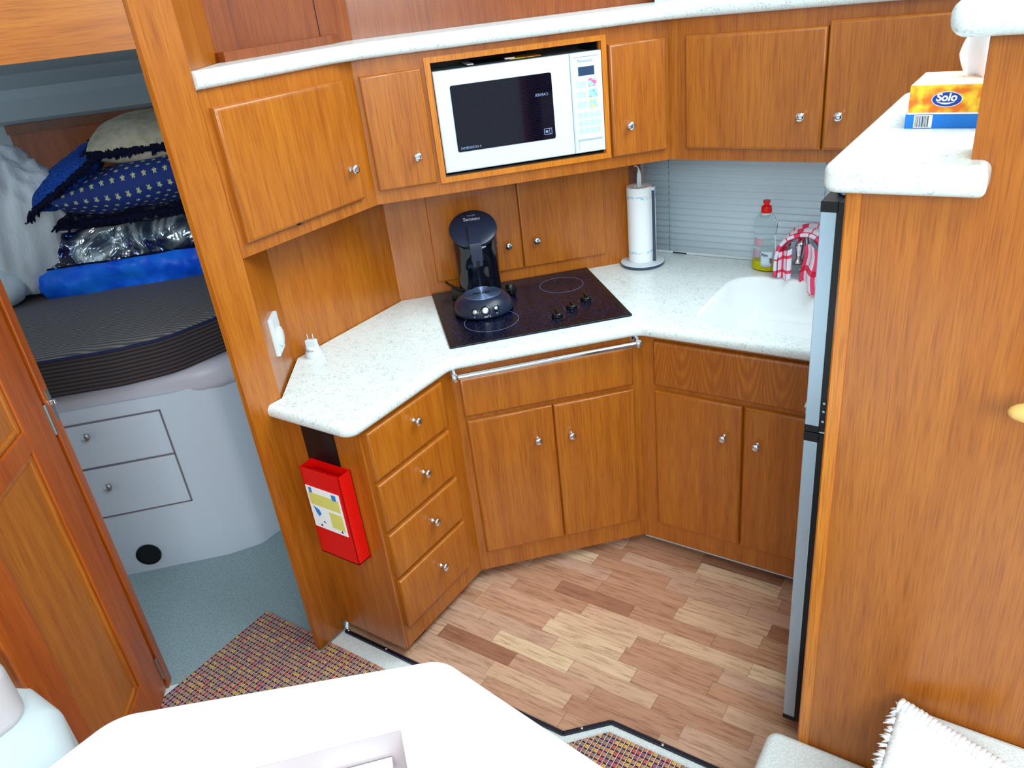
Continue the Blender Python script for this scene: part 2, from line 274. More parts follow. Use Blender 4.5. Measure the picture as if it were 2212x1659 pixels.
# ------------------------------------------------------------------ geometry helpers
class MB:
    def __init__(s, parent=None):
        s.bm = bmesh.new(); s.p = parent; s.inv = MATS[parent.name].inverted() if parent is not None and parent.name in MATS else Matrix()
    def box(s, x0, x1, y0, y1, z0, z1, bev=0, seg=2, rot=None):
        r = bmesh.ops.create_cube(s.bm, size=1)
        vs = r['verts']
        for v in vs: v.co = Vector(((x0 + x1) / 2 + v.co.x * (x1 - x0), (y0 + y1) / 2 + v.co.y * (y1 - y0), (z0 + z1) / 2 + v.co.z * (z1 - z0)))
        if bev:
            es = list({e for v in vs for e in v.link_edges})
            rr = bmesh.ops.bevel(s.bm, geom=es, offset=bev, segments=seg, affect='EDGES', profile=.5)
            vs = list({v for f in rr['faces'] for v in f.verts} | {v for v in vs if v.is_valid})
        if rot is not None:
            for v in vs: v.co = rot @ v.co
        return s
    def slab(s, x0, x1, y0, y1, z0, z1, r=.008, seg=3):   # only the front (y0) edges are rounded
        vs = bmesh.ops.create_cube(s.bm, size=1)['verts']
        for v in vs: v.co = Vector(((x0 + x1) / 2 + v.co.x * (x1 - x0), (y0 + y1) / 2 + v.co.y * (y1 - y0), (z0 + z1) / 2 + v.co.z * (z1 - z0)))
        es = [e for e in {e for v in vs for e in v.link_edges} if all(abs(v.co.y - y0) < 1e-6 for v in e.verts)]
        bmesh.ops.bevel(s.bm, geom=es, offset=r, segments=seg, affect='EDGES', profile=.5); return s
    def loops(s, rings, cap=True, closed=True):
        R = [[s.bm.verts.new(p) for p in ring] for ring in rings]
        for a, b in zip(R, R[1:]):
            n = len(a)
            for i in range(n if closed else n - 1):
                j = (i + 1) % n
                try: s.bm.faces.new((a[i], a[j], b[j], b[i]))
                except ValueError: pass
        if cap and closed:
            s.bm.faces.new(list(reversed(R[0]))); s.bm.faces.new(R[-1])
        return s
    def prism(s, poly, z0, z1, world=True):
        pts = [Vector((x, y, 0)) for x, y in poly]
        A = [Vector((p.x, p.y, z0)) for p in pts]; B = [Vector((p.x, p.y, z1)) for p in pts]
        if world: A = [s.inv @ q for q in A]; B = [s.inv @ q for q in B]
        return s.loops([A, B])
    def lathe(s, prof, c=(0, 0, 0), rot=None, n=24, sx=1, sy=1, cap=True):
        rings = []
        for r, z in prof:
            ring = []
            for i in range(n):
                a = 2 * PI * i / n; v = Vector((max(r, 1e-4) * math.cos(a) * sx, max(r, 1e-4) * math.sin(a) * sy, z))
                if rot is not None: v = rot @ v
                ring.append(v + Vector(c))
            rings.append(ring)
        return s.loops(rings, cap)
    def tube(s, path, r, n=8, cap=True):
        P = [Vector(p) for p in path]; rings = []
        up = Vector((0, 0, 1))
        for i, p in enumerate(P):
            d = (P[min(i + 1, len(P) - 1)] - P[max(i - 1, 0)]).normalized()
            a = d.cross(up); a = a.normalized() if a.length > 1e-3 else d.cross(Vector((1, 0, 0))).normalized()
            b = a.cross(d); rr = r[i] if isinstance(r, (list, tuple)) else r
            rings.append([p + (a * math.cos(t) + b * math.sin(t)) * rr for t in [2 * PI * k / n for k in range(n)]])
        return s.loops(rings, cap)
    def grid(s, fn, nu, nv, uv=False, us=(1, 1, 0, 0)):
        V = [[s.bm.verts.new(fn(i / nu, j / nv)) for j in range(nv + 1)] for i in range(nu + 1)]
        lay = s.bm.loops.layers.uv.verify() if uv else None
        for i in range(nu):
            for j in range(nv):
                f = s.bm.faces.new((V[i][j], V[i + 1][j], V[i + 1][j + 1], V[i][j + 1]))
                if uv:
                    for l, (a, b) in zip(f.loops, ((i, j), (i + 1, j), (i + 1, j + 1), (i, j + 1))): l[lay].uv = (a / nu * us[0] + us[2], b / nv * us[1] + us[3])
        return s
    def build(s, name, mat, parent='same', smooth=None, sub=0, solid=0, loc=None):
        bmesh.ops.recalc_face_normals(s.bm, faces=s.bm.faces)
        me = bpy.data.meshes.new(name); s.bm.to_mesh(me); s.bm.free()
        mats = mat if isinstance(mat, (list, tuple)) else [mat]
        for q in mats: me.materials.append(M[q] if isinstance(q, str) else q)
        if smooth:
            for p in me.polygons: p.use_smooth = True
        o = bpy.data.objects.new(name, me); COL.objects.link(o)
        if loc is not None: o.location = loc
        par = s.p if parent == 'same' else parent
        if par is not None: o.parent = par
        if smooth == 'auto':
            md = o.modifiers.new('wn', 'WEIGHTED_NORMAL'); md.keep_sharp = True
            for e in me.edges: pass
            bmx = bmesh.new(); bmx.from_mesh(me)
            for e in bmx.edges:
                if len(e.link_faces) == 2 and e.calc_face_angle(0) > math.radians(38): e.smooth = False
            bmx.to_mesh(me); bmx.free()
        if solid:
            md = o.modifiers.new('so', 'SOLIDIFY'); md.thickness = solid; md.offset = 0
        if sub:
            md = o.modifiers.new('ss', 'SUBSURF'); md.levels = sub; md.render_levels = sub
        return o
MATS = {}
def tag(o, label=None, cat=None, group=None, kind=None):
    if label: o['label'] = label
    if cat: o['category'] = cat
    if group: o['group'] = group
    if kind: o['kind'] = kind
    return o
def thing(name, label, cat, loc=(0, 0, 0), rz=0, group=None):
    o = bpy.data.objects.new(name, None); COL.objects.link(o); o.location = loc; o.rotation_euler = (0, 0, rz); o.empty_display_size = .05
    MATS[o.name] = Matrix.Translation(loc) @ Matrix.Rotation(rz, 4, 'Z'); return tag(o, label, cat, group)
def struct(o, label=None, cat=None): return tag(o, label, cat, None, 'structure')
def offset(poly, ds):
    n = len(poly); out = []
    area2 = sum(poly[i][0] * poly[(i + 1) % n][1] - poly[(i + 1) % n][0] * poly[i][1] for i in range(n))
    sg = 1 if area2 > 0 else -1
    for i in range(n):
        p0, p1, p2 = Vector(poly[i - 1]), Vector(poly[i]), Vector(poly[(i + 1) % n])
        a = (p1 - p0).normalized(); b = (p2 - p1).normalized()
        na, nb = Vector((-a.y, a.x)) * sg, Vector((-b.y, b.x)) * sg
        da, db = ds[i - 1], ds[i]; cr = a.x * b.y - a.y * b.x
        if abs(cr) < .02: q = p1 + (na * da + nb * db) / 2
        else:
            qa, qb = p1 + na * da, p1 + nb * db
            t = ((qb - qa).x * b.y - (qb - qa).y * b.x) / cr; q = qa + a * t
        out.append((q.x, q.y))
    return out
def fillet(pts, rs, n=8):
    """pts polygon, rs radius per vertex (0 = sharp); returns pts and index of the source edge per output edge"""
    out, src = [], []
    N = len(pts)
    for i in range(N):
        p0, p1, p2 = Vector(pts[i - 1]), Vector(pts[i]), Vector(pts[(i + 1) % N]); r = rs[i]
        if r <= 0: out.append(tuple(p1)); src.append(i); continue
        a = (p0 - p1).normalized(); b = (p2 - p1).normalized(); ang = a.angle(b); t = r / math.tan(ang / 2)
        c = p1 + (a + b).normalized() * (r / math.sin(ang / 2)); s0 = p1 + a * t; e0 = p1 + b * t
        A0 = math.atan2(s0.y - c.y, s0.x - c.x); A1 = math.atan2(e0.y - c.y, e0.x - c.x); d = (A1 - A0 + PI) % (2 * PI) - PI
        for k in range(n + 1):
            an = A0 + d * k / n; out.append((c.x + r * math.cos(an), c.y + r * math.sin(an))); src.append(i - 1 if k < n / 2 else i)
            if k == n: src[-1] = i
    return out, [q % N for q in src]
def nosed(mb, poly, ds_flag, z0, z1, r, seg=5, hole=None, world=True):
    """slab with a rounded nose on the flagged edges, optional hole (list of 2D pts) in the top"""
    rings = []
    for k in range(seg + 1):
        a = PI / 2 * k / seg; o = r * (1 - math.sin(a)); z = z0 + r * (1 - math.cos(a)); rings.append((o, z))
    for k in range(seg + 1):
        a = PI / 2 * k / seg; o = r * (1 - math.cos(a)); z = z1 - r * (1 - math.sin(a)); rings.append((o, z))
    R = []
    for o, z in rings:
        q = offset(poly, [o if f else 0 for f in ds_flag]); R.append([mb.inv @ Vector((x, y, z)) if world else Vector((x, y, z)) for x, y in q])
    V = [[mb.bm.verts.new(p) for p in ring] for ring in R]
    for a, b in zip(V, V[1:]):
        for i in range(len(a)):
            j = (i + 1) % len(a); mb.bm.faces.new((a[i], a[j], b[j], b[i]))
    if hole is None: mb.bm.faces.new(list(reversed(V[0]))); mb.bm.faces.new(V[-1]); return
    H = [mb.bm.verts.new(mb.inv @ Vector((x, y, z1)) if world else Vector((x, y, z1))) for x, y in hole]
    allv = V[-1] + H
    for t in tessellate_polygon([[v.co for v in V[-1]], [v.co for v in H]]):
        try: mb.bm.faces.new([allv[i] for i in t])
        except ValueError: pass
    return H
def rrect(cx, cy, w, h, r, n=6, rot=0):
    out = []
    for (sx, sy, a0) in ((1, 1, 0), (-1, 1, PI / 2), (-1, -1, PI), (1, -1, 1.5 * PI)):
        for k in range(n + 1):
            a = a0 + PI / 2 * k / n; x = sx * (w / 2 - r) + r * math.cos(a); y = sy * (h / 2 - r) + r * math.sin(a)
            out.append((cx + x * math.cos(rot) - y * math.sin(rot), cy + x * math.sin(rot) + y * math.cos(rot)))
    return out
KN = [(.0, 0), (.0085, 0), (.0085, .002), (.0045, .004), (.0045, .012), (.008, .015), (.0125, .018), (.0135, .022), (.012, .0255), (.006, .0275), (0, .028)]
RFRONT = Matrix.Rotation(PI / 2, 3, 'X')     # local z axis -> -y (towards the viewer of a front)
knob_mesh = None
def knob(parent, x, y, z, mat='chrome', k=1):
    b = MB(parent); b.inv = Matrix(); b.lathe([(r * k, h * k) for r, h in KN], rot=RFRONT, n=20); o = b.build('knob', mat, parent, smooth=True); o.location = (x, y, z); return o
def fronted(parent, name, x0, x1, z0, z1, y0=-.018, mat='wood', r=.009, y1=0):
    b = MB(parent); b.slab(x0, x1, y0, y1, z0, z1, r); return b.build(name, mat, smooth='auto')
def text(parent, name, body, size, mat, loc, rot, ext=.0002, align='LEFT', mirror=False, shear=0, bold=0):
    c = bpy.data.curves.new(name, 'FONT'); c.body = body; c.size = size; c.extrude = ext; c.align_x = align; c.shear = shear; c.offset = bold
    c.materials.append(M[mat]); o = bpy.data.objects.new(name, c); COL.objects.link(o); o.parent = parent; o.location = loc; o.rotation_euler = rot
    bpy.context.view_layer.update()
    me = bpy.data.meshes.new_from_object(o.evaluated_get(bpy.context.evaluated_depsgraph_get())); bpy.data.objects.remove(o)
    if mirror:
        for v in me.vertices: v.co.x = -v.co.x
    o = bpy.data.objects.new(name, me); COL.objects.link(o); o.parent = parent; o.location = loc; o.rotation_euler = rot
    return o
def disp(v, amp, sc, seed=0): return amp * noise.noise(Vector((v[0] * sc + seed, v[1] * sc, v[2] * sc)))

# ================================================================== SETTING
LX, LY = -1.466, 2.107                       # lower fronts; diagonal front is y = x + 3.134
DL = 3.134
b = MB(); b.prism([(-1.742, 1.238), (-.882, 1.238), (-.778, 1.340), (.4, 1.343), (.4, 2.9), (-2.0, 2.9), (-2.0, 1.52), (-1.742, 1.245)], -.05, 0); struct(b.build('floor', 'planks'), 'galley floor of mixed brown hardwood strips', 'floor')
b = MB(); b.prism([(-2.45, -.6), (1.2, -.6), (1.2, 1.343), (-.775, 1.343), (-.875, 1.245), (-1.742, 1.243), (-1.90, 1.20), (-2.45, 1.2)], -.05, -.002)
struct(b.build('floor', 'carpet'), 'pale carpeted floor around the woven matting', 'floor')
b = MB(); b.prism([(-5.0, -.2), (-2.12, .775), (-1.76, 1.135), (-1.755, 1.25), (-1.80, 1.27), (-2.0, 1.52), (-2.0, 3.2), (-5.2, 3.2)], -.06, -.001)
struct(b.build('floor', 'cabin_carpet'), 'grey blue carpet on the cabin floor', 'floor')
# galley walls
def wallp(name, poly, z0, z1, mat, lab): b = MB(); b.prism(poly, z0, z1); return struct(b.build(name, mat), lab, 'wall')
CM = 3.9245                                  # middle wall: y = x + CM
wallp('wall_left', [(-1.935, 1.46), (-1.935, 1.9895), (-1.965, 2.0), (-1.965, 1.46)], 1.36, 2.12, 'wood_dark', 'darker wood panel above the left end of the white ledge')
wallp('wall_left', [(-1.935, 1.46), (-1.935, 1.9895), (-1.965, 2.0), (-1.965, 1.46)], .0, 1.35, 'wood', 'cherry wood panel behind the left run of the worktop')
wallp('wall_middle', [(-1.935, 1.9895), (-1.294, 2.6305), (-1.315, 2.6517), (-1.956, 2.011)], 0, 1.35, 'wood', 'diagonal cherry wood backsplash wall behind the hob')
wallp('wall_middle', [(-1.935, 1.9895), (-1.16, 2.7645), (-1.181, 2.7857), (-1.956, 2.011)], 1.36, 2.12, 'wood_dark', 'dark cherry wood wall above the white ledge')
wallp('wall_switch', [(-1.765, 1.247), (-1.945, 1.472), (-1.968, 1.452), (-1.79, 1.227)], 0, 2.12, 'wood', 'narrow angled cherry wood wall carrying the light switch')
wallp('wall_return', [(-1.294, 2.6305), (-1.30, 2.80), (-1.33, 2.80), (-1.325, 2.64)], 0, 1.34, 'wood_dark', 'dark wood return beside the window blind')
# wall with the window behind the blind
b = MB(); b.box(-1.33, .45, 2.80, 2.84, 0, .915); b.box(-1.33, .45, 2.80, 2.84, 1.27, 1.79)
struct(b.build('wall_right', 'white_matte'), 'white wall around the galley window', 'wall')
wt = thing('window_1', 'galley window behind the closed white blind', 'window', (-.4, 2.82, .92)); wt['kind'] = 'structure'
b = MB(wt); b.box(-.93, .85, -.015, .02, -.005, .02); b.box(-.93, .85, -.015, .02, .335, .35); b.box(-.93, -.90, -.015, .02, 0, .35); b.box(.82, .85, -.015, .02, 0, .35); b.build('window_frame', 'white')
b = MB(wt); b.box(-.90, .82, 0, .006, .02, .335); b.build('window_pane', 'glass')
# white coaming with window glass above the ledge on the right
b = MB(); b.box(-1.19, .45, 2.66, 2.70, 1.79, 1.90); b.box(-1.19, .45, 2.70, 2.76, 1.9, 2.12)
struct(b.build('wall_coaming', 'white_matte'), 'white coaming above the right end of the ledge', 'wall')
# post at the cabin doorway
b = MB(); b.prism([(-1.762, 1.134), (-1.762, 1.246), (-1.79, 1.25), (-1.83, 1.20), (-1.776, 1.13)], 0, 2.12)
struct(b.build('trim_post', 'wood'), 'upright cherry wood post between cabin doorway and galley', 'post')
# header above the doorway (diagonal plane from the post towards the jamb)
J = (-2.109, .788); Pp = (-1.774, 1.132)
b = MB(); b.box(-.90, 0, 0, .024, 1.872, 2.12); o = b.build('trim_header', 'wood_x', loc=(-1.772, 1.130, 0)); o.rotation_euler = (0, 0, math.atan2(Pp[1] - J[1], Pp[0] - J[0]))
struct(o, 'cherry wood header board over the cabin doorway', 'header')
wallp('wall_doorway', [(-2.128, .790), (-2.128, .72), (-2.45, .30), (-2.6, .30), (-2.6, .45), (-2.17, .82)], 0, 1.872, 'wood_red', 'bulkhead wall beside the cabin door jamb')
# jamb
jt = thing('door_jamb', 'cherry wood jamb on the left of the cabin doorway with a latch plate', 'jamb', (J[0], J[1], 0), math.radians(45)); jt['kind'] = 'structure'; jt.name = 'trim_jamb'; MATS['trim_jamb'] = MATS['door_jamb']
b = MB(jt); b.box(-.030, 0, -.012, .028, .0, 1.872, .003); b.box(-.060, -.030, -.022, .028, .0, 1.872, .002); b.build('jamb_board', 'wood_red')
b = MB(jt); b.box(-.001, .0015, .004, .022, 1.00, 1.09); b.build('strike_plate', 'nickel')
b = MB(jt); b.box(.0, .012, .008, .018, 1.045, 1.06, .002); b.build('latch_bolt', 'chrome')
# ------------ cabin door leaf standing open
dw = .56
dt = thing('door_1', 'open cherry wood cabin door with shaped panels at the left', 'door', (-2.112, .752, 0), math.radians(-47)); dt['kind'] = 'structure'
b = MB(dt); b.box(0, dw, -.016, .012, .012, 1.86); b.build('door_panel', 'wood')
def flipy(b):
    for v in b.bm.verts: v.co.y = -v.co.y
b = MB(dt); ST = .135
b.slab(0, ST, -.024, -.012, .012, 1.86, .005); b.slab(dw - ST, dw, -.024, -.012, .012, 1.86, .005)
b.slab(ST, dw - ST, -.024, -.012, .012, .170, .005); b.slab(ST, dw - ST, -.024, -.012, 1.76, 1.86, .005); b.slab(ST, dw - ST, -.024, -.012, .998, 1.060, .005)
flipy(b); b.build('door_frame', 'wood_red', smooth='auto')
b = MB(dt)
for (z0, z1) in ((.170, .998), (1.060, 1.76)):
    for (xa, xb, za, zb) in ((ST, ST + .016, z0, z1), (dw - ST - .016, dw - ST, z0, z1), (ST + .016, dw - ST - .016, z0, z0 + .016), (ST + .016, dw - ST - .016, z1 - .016, z1)): b.slab(xa, xb, -.018, -.012, za, zb, .005)
flipy(b); b.build('panel_moulding', 'wood', smooth='auto')
for z in (1.02, .10, 1.70):
    b = MB(dt); b.box(.0, .008, .022, .0255, z - .045, z + .045); b.lathe([(.0045, z - .045), (.0045, z + .045)], c=(.0, .026, 0), n=10); b.build('hinge', 'nickel', smooth='auto')

# ------------ cabin shell
n2 = Vector((S, -S)); 
HB = [(-2.9, 3.08), (-4.128, 1.852)]
wallp('wall_headboard', [(-2.7, 3.28), (-4.128, 1.852), (-4.156, 1.88), (-2.73, 3.31)], .6, 1.575, 'wood_red', 'reddish wood headboard wall at the back of the cabin')
b = MB(); b.prism([(-2.7, 3.28), (-4.128, 1.852), (-4.110, 1.834), (-2.68, 3.26)], 1.535, 1.575); struct(b.build('trim_headboard', 'wood_dark'), 'dark wood moulding along the top of the headboard', 'moulding')
b = MB(); b.box(-.004, .004, -.003, .003, 1.1, 1.54, rot=Matrix.Translation((-3.80, 2.18, 0)).to_4x4()); struct(b.build('trim_seam', 'ink'), 'dark joint between two headboard panels', 'joint')
wallp('wall_cabin_left', [(-4.128, 1.852), (-4.40, 1.2), (-4.44, .2), (-4.48, .2), (-4.45, 1.2), (-4.16, 1.88)], .0, 2.1, 'cabin_white', 'white cabin side wall')
b = MB()
pr = [(-.0, 1.575), (.05, 1.60), (.11, 1.69), (.13, 1.735), (.24, 1.80), (1.2, 1.96), (2.0, 1.99)]
rings = []
for d, z in pr:
    ex = min(-2.02, -2.6 + d * S); rings.append([Vector((-4.6 + d * S, 1.38 - d * S, z)), Vector((ex, ex + 5.98 - 2 * d * S, z))])
for (a0, a1), (b0, b1) in zip(rings, rings[1:]):
    b.bm.faces.new([b.bm.verts.new(q) for q in (a0, a1, b1, b0)])
bmesh.ops.remove_doubles(b.bm, verts=b.bm.verts, dist=1e-4)
struct(b.build('ceiling', 'cabin_white', solid=.01), 'grey white sloping cabin headlining', 'ceiling')
b = MB(); b.prism([(-4.6, 1.4), (-2.6, 3.4), (-2.02, 2.8), (-2.02, 1.5), (-1.84, 1.24), (-2.15, .84), (-2.6, .4), (-4.6, 0)], 2.06, 2.08); struct(b.build('ceiling', 'cabin_white'), 'flat cabin deckhead above the bed', 'ceiling')
wallp('wall_cabin_right', [(-1.985, 1.5), (-1.985, 3.3), (-2.015, 3.3), (-2.015, 1.5)], 0, 2.06, 'cabin_white', 'cabin side of the galley bulkhead')
wallp('wall_cabin_right', [(-1.985, 1.51), (-1.80, 1.27), (-1.83, 1.24), (-2.015, 1.5)], 0, 2.06, 'cabin_white', 'angled cabin side of the switch wall')

# ------------ floor trims
def strip(pts, wd, z0, z1, mat, name, lab, cat='trim'):
    b = MB()
    for (x0, y0), (x1, y1) in zip(pts, pts[1:]):
        d = Vector((x1 - x0, y1 - y0)).normalized(); n = Vector((-d.y, d.x)) * wd / 2
        b.prism([(x0 - n.x, y0 - n.y), (x1 - n.x, y1 - n.y), (x1 + n.x, y1 + n.y), (x0 + n.x, y0 + n.y)], z0, z1)
    return struct(b.build(name, mat), lab, cat)
strip([(-1.745, 1.238), (-.882, 1.238), (-.779, 1.337), (-.350, 1.337)], .011, -.002, .007, 'trimblack', 'trim_floor', 'black metal threshold strip round the hardwood floor')
for i, p in enumerate(((-1.735, 1.243), (-1.56, 1.240), (-.842, 1.277), (-.62, 1.336), (-.46, 1.336))):
    b = MB(); b.lathe([(.005, 0), (.005, .001), (.003, .0025), (0, .003)], c=(p[0], p[1], .007), n=12); tag(b.build('screw', 'chrome', smooth=True), ['shiny screw in the floor strip at the foot of the post', 'shiny screw in the floor strip below the drawer unit', 'shiny screw on the slanted length of floor strip', 'shiny screw in the floor strip above the saloon mat', 'shiny screw in the floor strip nearest the carpeted step'][i], 'screw', 'screws in the floor strip')

# ------------ mats
b = MB(); b.prism([(-2.078, .2), (-2.078, 1.172), (-1.772, 1.172), (-1.772, 1.122), (-1.752, 1.122), (-1.752, 1.172), (-1.10, 1.172), (-1.10, .2)], -.002, .007)
tag(b.build('woven_mat', 'woven'), 'multicoloured woven mat in the passage by the cabin door', 'mat', 'woven floor mats')
b = MB(); b.prism([(-.99, 1.07), (-.855, 1.213), (-.768, 1.303), (-.36, 1.303), (-.36, .2), (-.99, .2)], -.002, .007)
tag(b.build('woven_mat', 'woven'), 'multicoloured woven mat beside the white table at bottom centre', 'mat', 'woven floor mats')

# ------------ right partition panel and steps
b = MB(); b.prism([(-.255, 1.387), (1.1, 1.387), (1.1, 1.41), (-.255, 1.41)], 0, 1.548)
b.prism([(-.105, 1.387), (1.1, 1.387), (1.1, 1.41), (-.105, 1.41)], 1.548, 2.12)
struct(b.build('wall_partition', 'wood'), 'large cherry wood partition panel on the right', 'wall')
b = MB(); b.prism([(-.282, 1.390), (-.278, 1.384), (-.255, 1.384), (-.255, 1.41), (-.282, 1.42)], 0, 1.548); struct(b.build('trim_panel_edge', 'wood_pale'), 'lighter wood edge strip of the right partition', 'trim')
b = MB(); b.prism([(-.105, 1.41), (-.105, 1.47), (-.08, 1.47), (-.08, 1.41)], 1.60, 2.12); struct(b.build('wall_partition_return', 'wood_pale'), 'narrow wood return behind the upper partition', 'wall')
def carpet_step(name, lab, x0, y0, x1, y1, z0, z1, r=.022):
    b = MB(); P, sr = fillet([(x0, y0), (x1, y0), (x1, y1), (x0, y1)], [0, 0, 0, .03], 6)
    nosed(b, P, [s in (2, 3) for s in sr], z0, z1, r)
    o = b.build(name, 'carpet', smooth='auto'); return tag(o, lab, 'step', 'carpeted steps')
carpet_step('carpeted_step', 'lower white carpeted step at the foot of the partition', -.349, .3, 1.0, 1.386, 0, .19)
carpet_step('carpeted_step', 'upper white carpeted step under the fringed rug', -.062, .3, 1.0, 1.386, .19, .432)

# ================================================================== FITTINGS
# ---- worktop with sink
SKH = rrect(-.625, 2.373, .495, .462, .105, 8)
P0 = [(-1.435, 1.191), (-1.435, 1.641), (-1.006, 2.070), (.20, 2.070), (.20, 2.795), (-1.292, 2.795), (-1.287, 2.634), (-1.930, 1.991), (-1.930, 1.468), (-1.758, 1.247), (-1.763, 1.191)]
pp, sr = fillet(P0, [.045, .05, .05, 0, 0, 0, 0, 0, 0, 0, 0], 8)
wk = thing('worktop', 'white speckled worktop with a moulded sink running round the galley', 'worktop', (-1.2, 1.9, .87))
b = MB(wk); nosed(b, pp, [s in (0, 1, 2, 10) for s in sr], .868, .91, .019, 5, hole=SKH[::-1]); b.build('worktop_slab', 'solid', smooth='auto')
b = MB(wk); rings = []
for o, z in ((0, .91), (.006, .9085), (.011, .904), (.016, .88), (.026, .80), (.045, .765), (.085, .752)):
    rings.append([b.inv @ Vector((x, y, z)) for x, y in offset(SKH, [o] * len(SKH))])
b.loops(rings, cap=False); f = b.bm.verts; b.bm.verts.ensure_lookup_table(); b.bm.faces.new(list(b.bm.verts)[-len(SKH):]); b.build('sink_basin', 'sink', smooth='auto')
b = MB(wk); b.lathe([(.034, 0), (.034, .002), (.026, .003), (.02, .001), (0, .001)], c=b.inv @ Vector((-.62, 2.40, .752)), n=24); b.build('drain', 'chrome', smooth=True)

def toe(parent, poly, z1=.048): b = MB(parent); b.prism(poly, 0, z1); b.build('plinth', 'black')  # toe-kick shadow deepened by the plinth's near-black colour
# ---- drawer unit on the left
cz = .045
dr = thing('drawer_cabinet', 'low cherry cabinet of four drawers next to the doorway post', 'cabinet', (LX, 1.244, 0), PI / 2)
b = MB(dr); b.prism([(LX, 1.244), (LX, 1.668), (-1.50, 1.70), (-1.93, 1.97), (-1.93, 1.47), (-1.766, 1.25), (-1.764, 1.244)], cz, .868); b.build('cabinet_body', 'wood')
toe(dr, [(-1.53, 1.30), (-1.53, 1.69), (-1.90, 1.9), (-1.90, 1.5), (-1.70, 1.30)])
X0, X1 = .020, .360
for i, (z0, z1, kz) in enumerate(((.690, .850, .795), (.510, .675, .610), (.332, .494, .425), (.128, .316, .241))):
    o = fronted(dr, 'drawer', X0, X1, z0, z1, -.018, r=.010)
    kb = MB(dr); kb.inv = Matrix(); kb.lathe(KN, rot=RFRONT, n=20); k = kb.build('knob', 'chrome', o, smooth=True); k.location = (.207, -.018, kz)
b = MB(dr)
for x in (-.0, .012): b.box(x, x + .002, -.0004, .0, cz, .866)
b.build('edge_inlay', 'wood_dark')
tag(b.p, None)
vt = MB(dr); vt.prism([(-1.698, 1.240), (-1.566, 1.240), (-1.566, 1.245), (-1.698, 1.245)], .70, .867); vt.build('switch_panel_cover', 'black')['label'] = 'black panel let into the cabinet end'
# ---- fire blanket box on the cabinet end
rb = thing('leaflet_box', 'open red plastic wall box with a map sticker on the cabinet end', 'box', (-1.61, 1.244, .40))
b = MB(rb)
def boxwall(b, xa, xb, ya, yb, z0, z1): b.box(xa, xb, ya, yb, z0, z1, .0015, 2)
boxwall(b, -.078, -.074, -.052, -.001, .008, .325); boxwall(b, .078, .082, -.052, -.001, .008, .325); boxwall(b, -.078, .082, -.052, -.048, .008, .325); boxwall(b, -.078, .082, -.005, -.001, .0, .325); boxwall(b, -.078, .082, -.052, -.001, .008, .014)
b.build('box_shell', 'red', smooth='auto')
b = MB(rb); b.box(-.070, .074, -.044, -.016, .014, .302, .004); b.build('folded_blanket', 'red', smooth='auto')['label'] = 'folded red cloth inside the box'
b = MB(rb); b.box(-.072, .066, -.0535, -.052, .112, .262); b.build('sticker', 'paper')
b = MB(rb); b.box(-.066, .060, -.0538, -.0534, .196, .240); b.box(.006, .060, -.0538, -.0534, .128, .186); b.build('sticker_band', 'sticker_yellow')
for q in ((.034, .052, .236, .256), (-.060, -.048, .240, .258)):
    b = MB(rb); b.box(q[0], q[1], -.0541, -.0536, q[2], q[3]); b.build('sticker_stamp', 'sticker_blue')
b = MB(rb); b.loops([[(-.058, y, .190), (-.036, y, .182), (-.030, y, .168), (-.042, y, .155), (-.050, y, .166)] for y in (-.0541, -.0536)]); b.build('sticker_map', 'sticker_blue')
for x in (-.046, .040): b = MB(rb); b.loops([[(x, y, .120), (x + .010, y, .120), (x + .005, y, .129)] for y in (-.0541, -.0536)]); b.build('sticker_mark', 'ink')
b = MB(rb); b.loops([[(-.03, y, .138), (-.018, y, .136), (-.026, y, .143)] for y in (-.0541, -.0536)]); b.build('sticker_mark', 'ink')

# ---- hob base cabinet (diagonal)
hb = thing('hob_cabinet', 'diagonal cherry base cabinet with two doors under the hob', 'cabinet', (LX, LX + DL, 0), PI / 4)
L = math.hypot(-1.027 - LX, 2.107 - LX - DL)
def XL(a): return a - (LX + LX + DL) * S      # 'along' -> local x
b = MB(hb); b.prism([(LX, 1.668), (-1.027, 2.107), (-1.10, 2.40), (-1.33, 2.585), (-1.92, 1.985), (-1.55, 1.72)], cz, .868); b.build('cabinet_body', 'wood')
toe(hb, [(-1.545, 1.70), (-1.08, 2.165), (-1.2, 2.4), (-1.8, 1.9)])
fronted(hb, 'fascia_panel', XL(.166), XL(.741), .686, .826, r=.010, mat='wood')
d1 = fronted(hb, 'door', XL(.170), XL(.4565), .128, .670, r=.011); d2 = fronted(hb, 'door', XL(.4595), XL(.741), .126, .669, r=.011)
for d, a, z in ((d1, .395, .556), (d2, .511, .550)):
    kb = MB(); kb.lathe(KN, rot=RFRONT, n=20); k = kb.build('knob', 'chrome', d, smooth=True); k.location = (XL(a), -.018, z)
# ---- towel rail
tr = thing('towel_rail', 'polished chrome towel rail below the hob', 'rail', (LX, LX + DL, .83), PI / 4)
b = MB(tr); b.tube([(XL(.153), -.063, .026), (XL(.753), -.063, .026)], .0085, 14); b.build('bar', 'chrome', smooth='auto')
for a in (.150, .745):
    b = MB(tr); b.box(XL(a) - .007, XL(a) + .007, -.004, 0, .010, .062, .001); b.tube([(XL(a), -.003, .050), (XL(a), -.03, .044), (XL(a), -.063, .026)], .006, 8); b.lathe([(0, -.0135), (.009, -.011), (.0135, -.004), (.0135, .004), (.009, .011), (0, .0135)], c=(XL(a), -.063, .026), n=14); b.build('bracket', 'chrome', smooth='auto')
    b = MB(tr); 
    for z in (.028, .052): b.lathe([(.004, 0), (.004, .001), (0, .0015)], c=(XL(a), -.004, z - .006), rot=RFRONT, n=10)
    b.build('bracket_screw', 'black', smooth='auto')
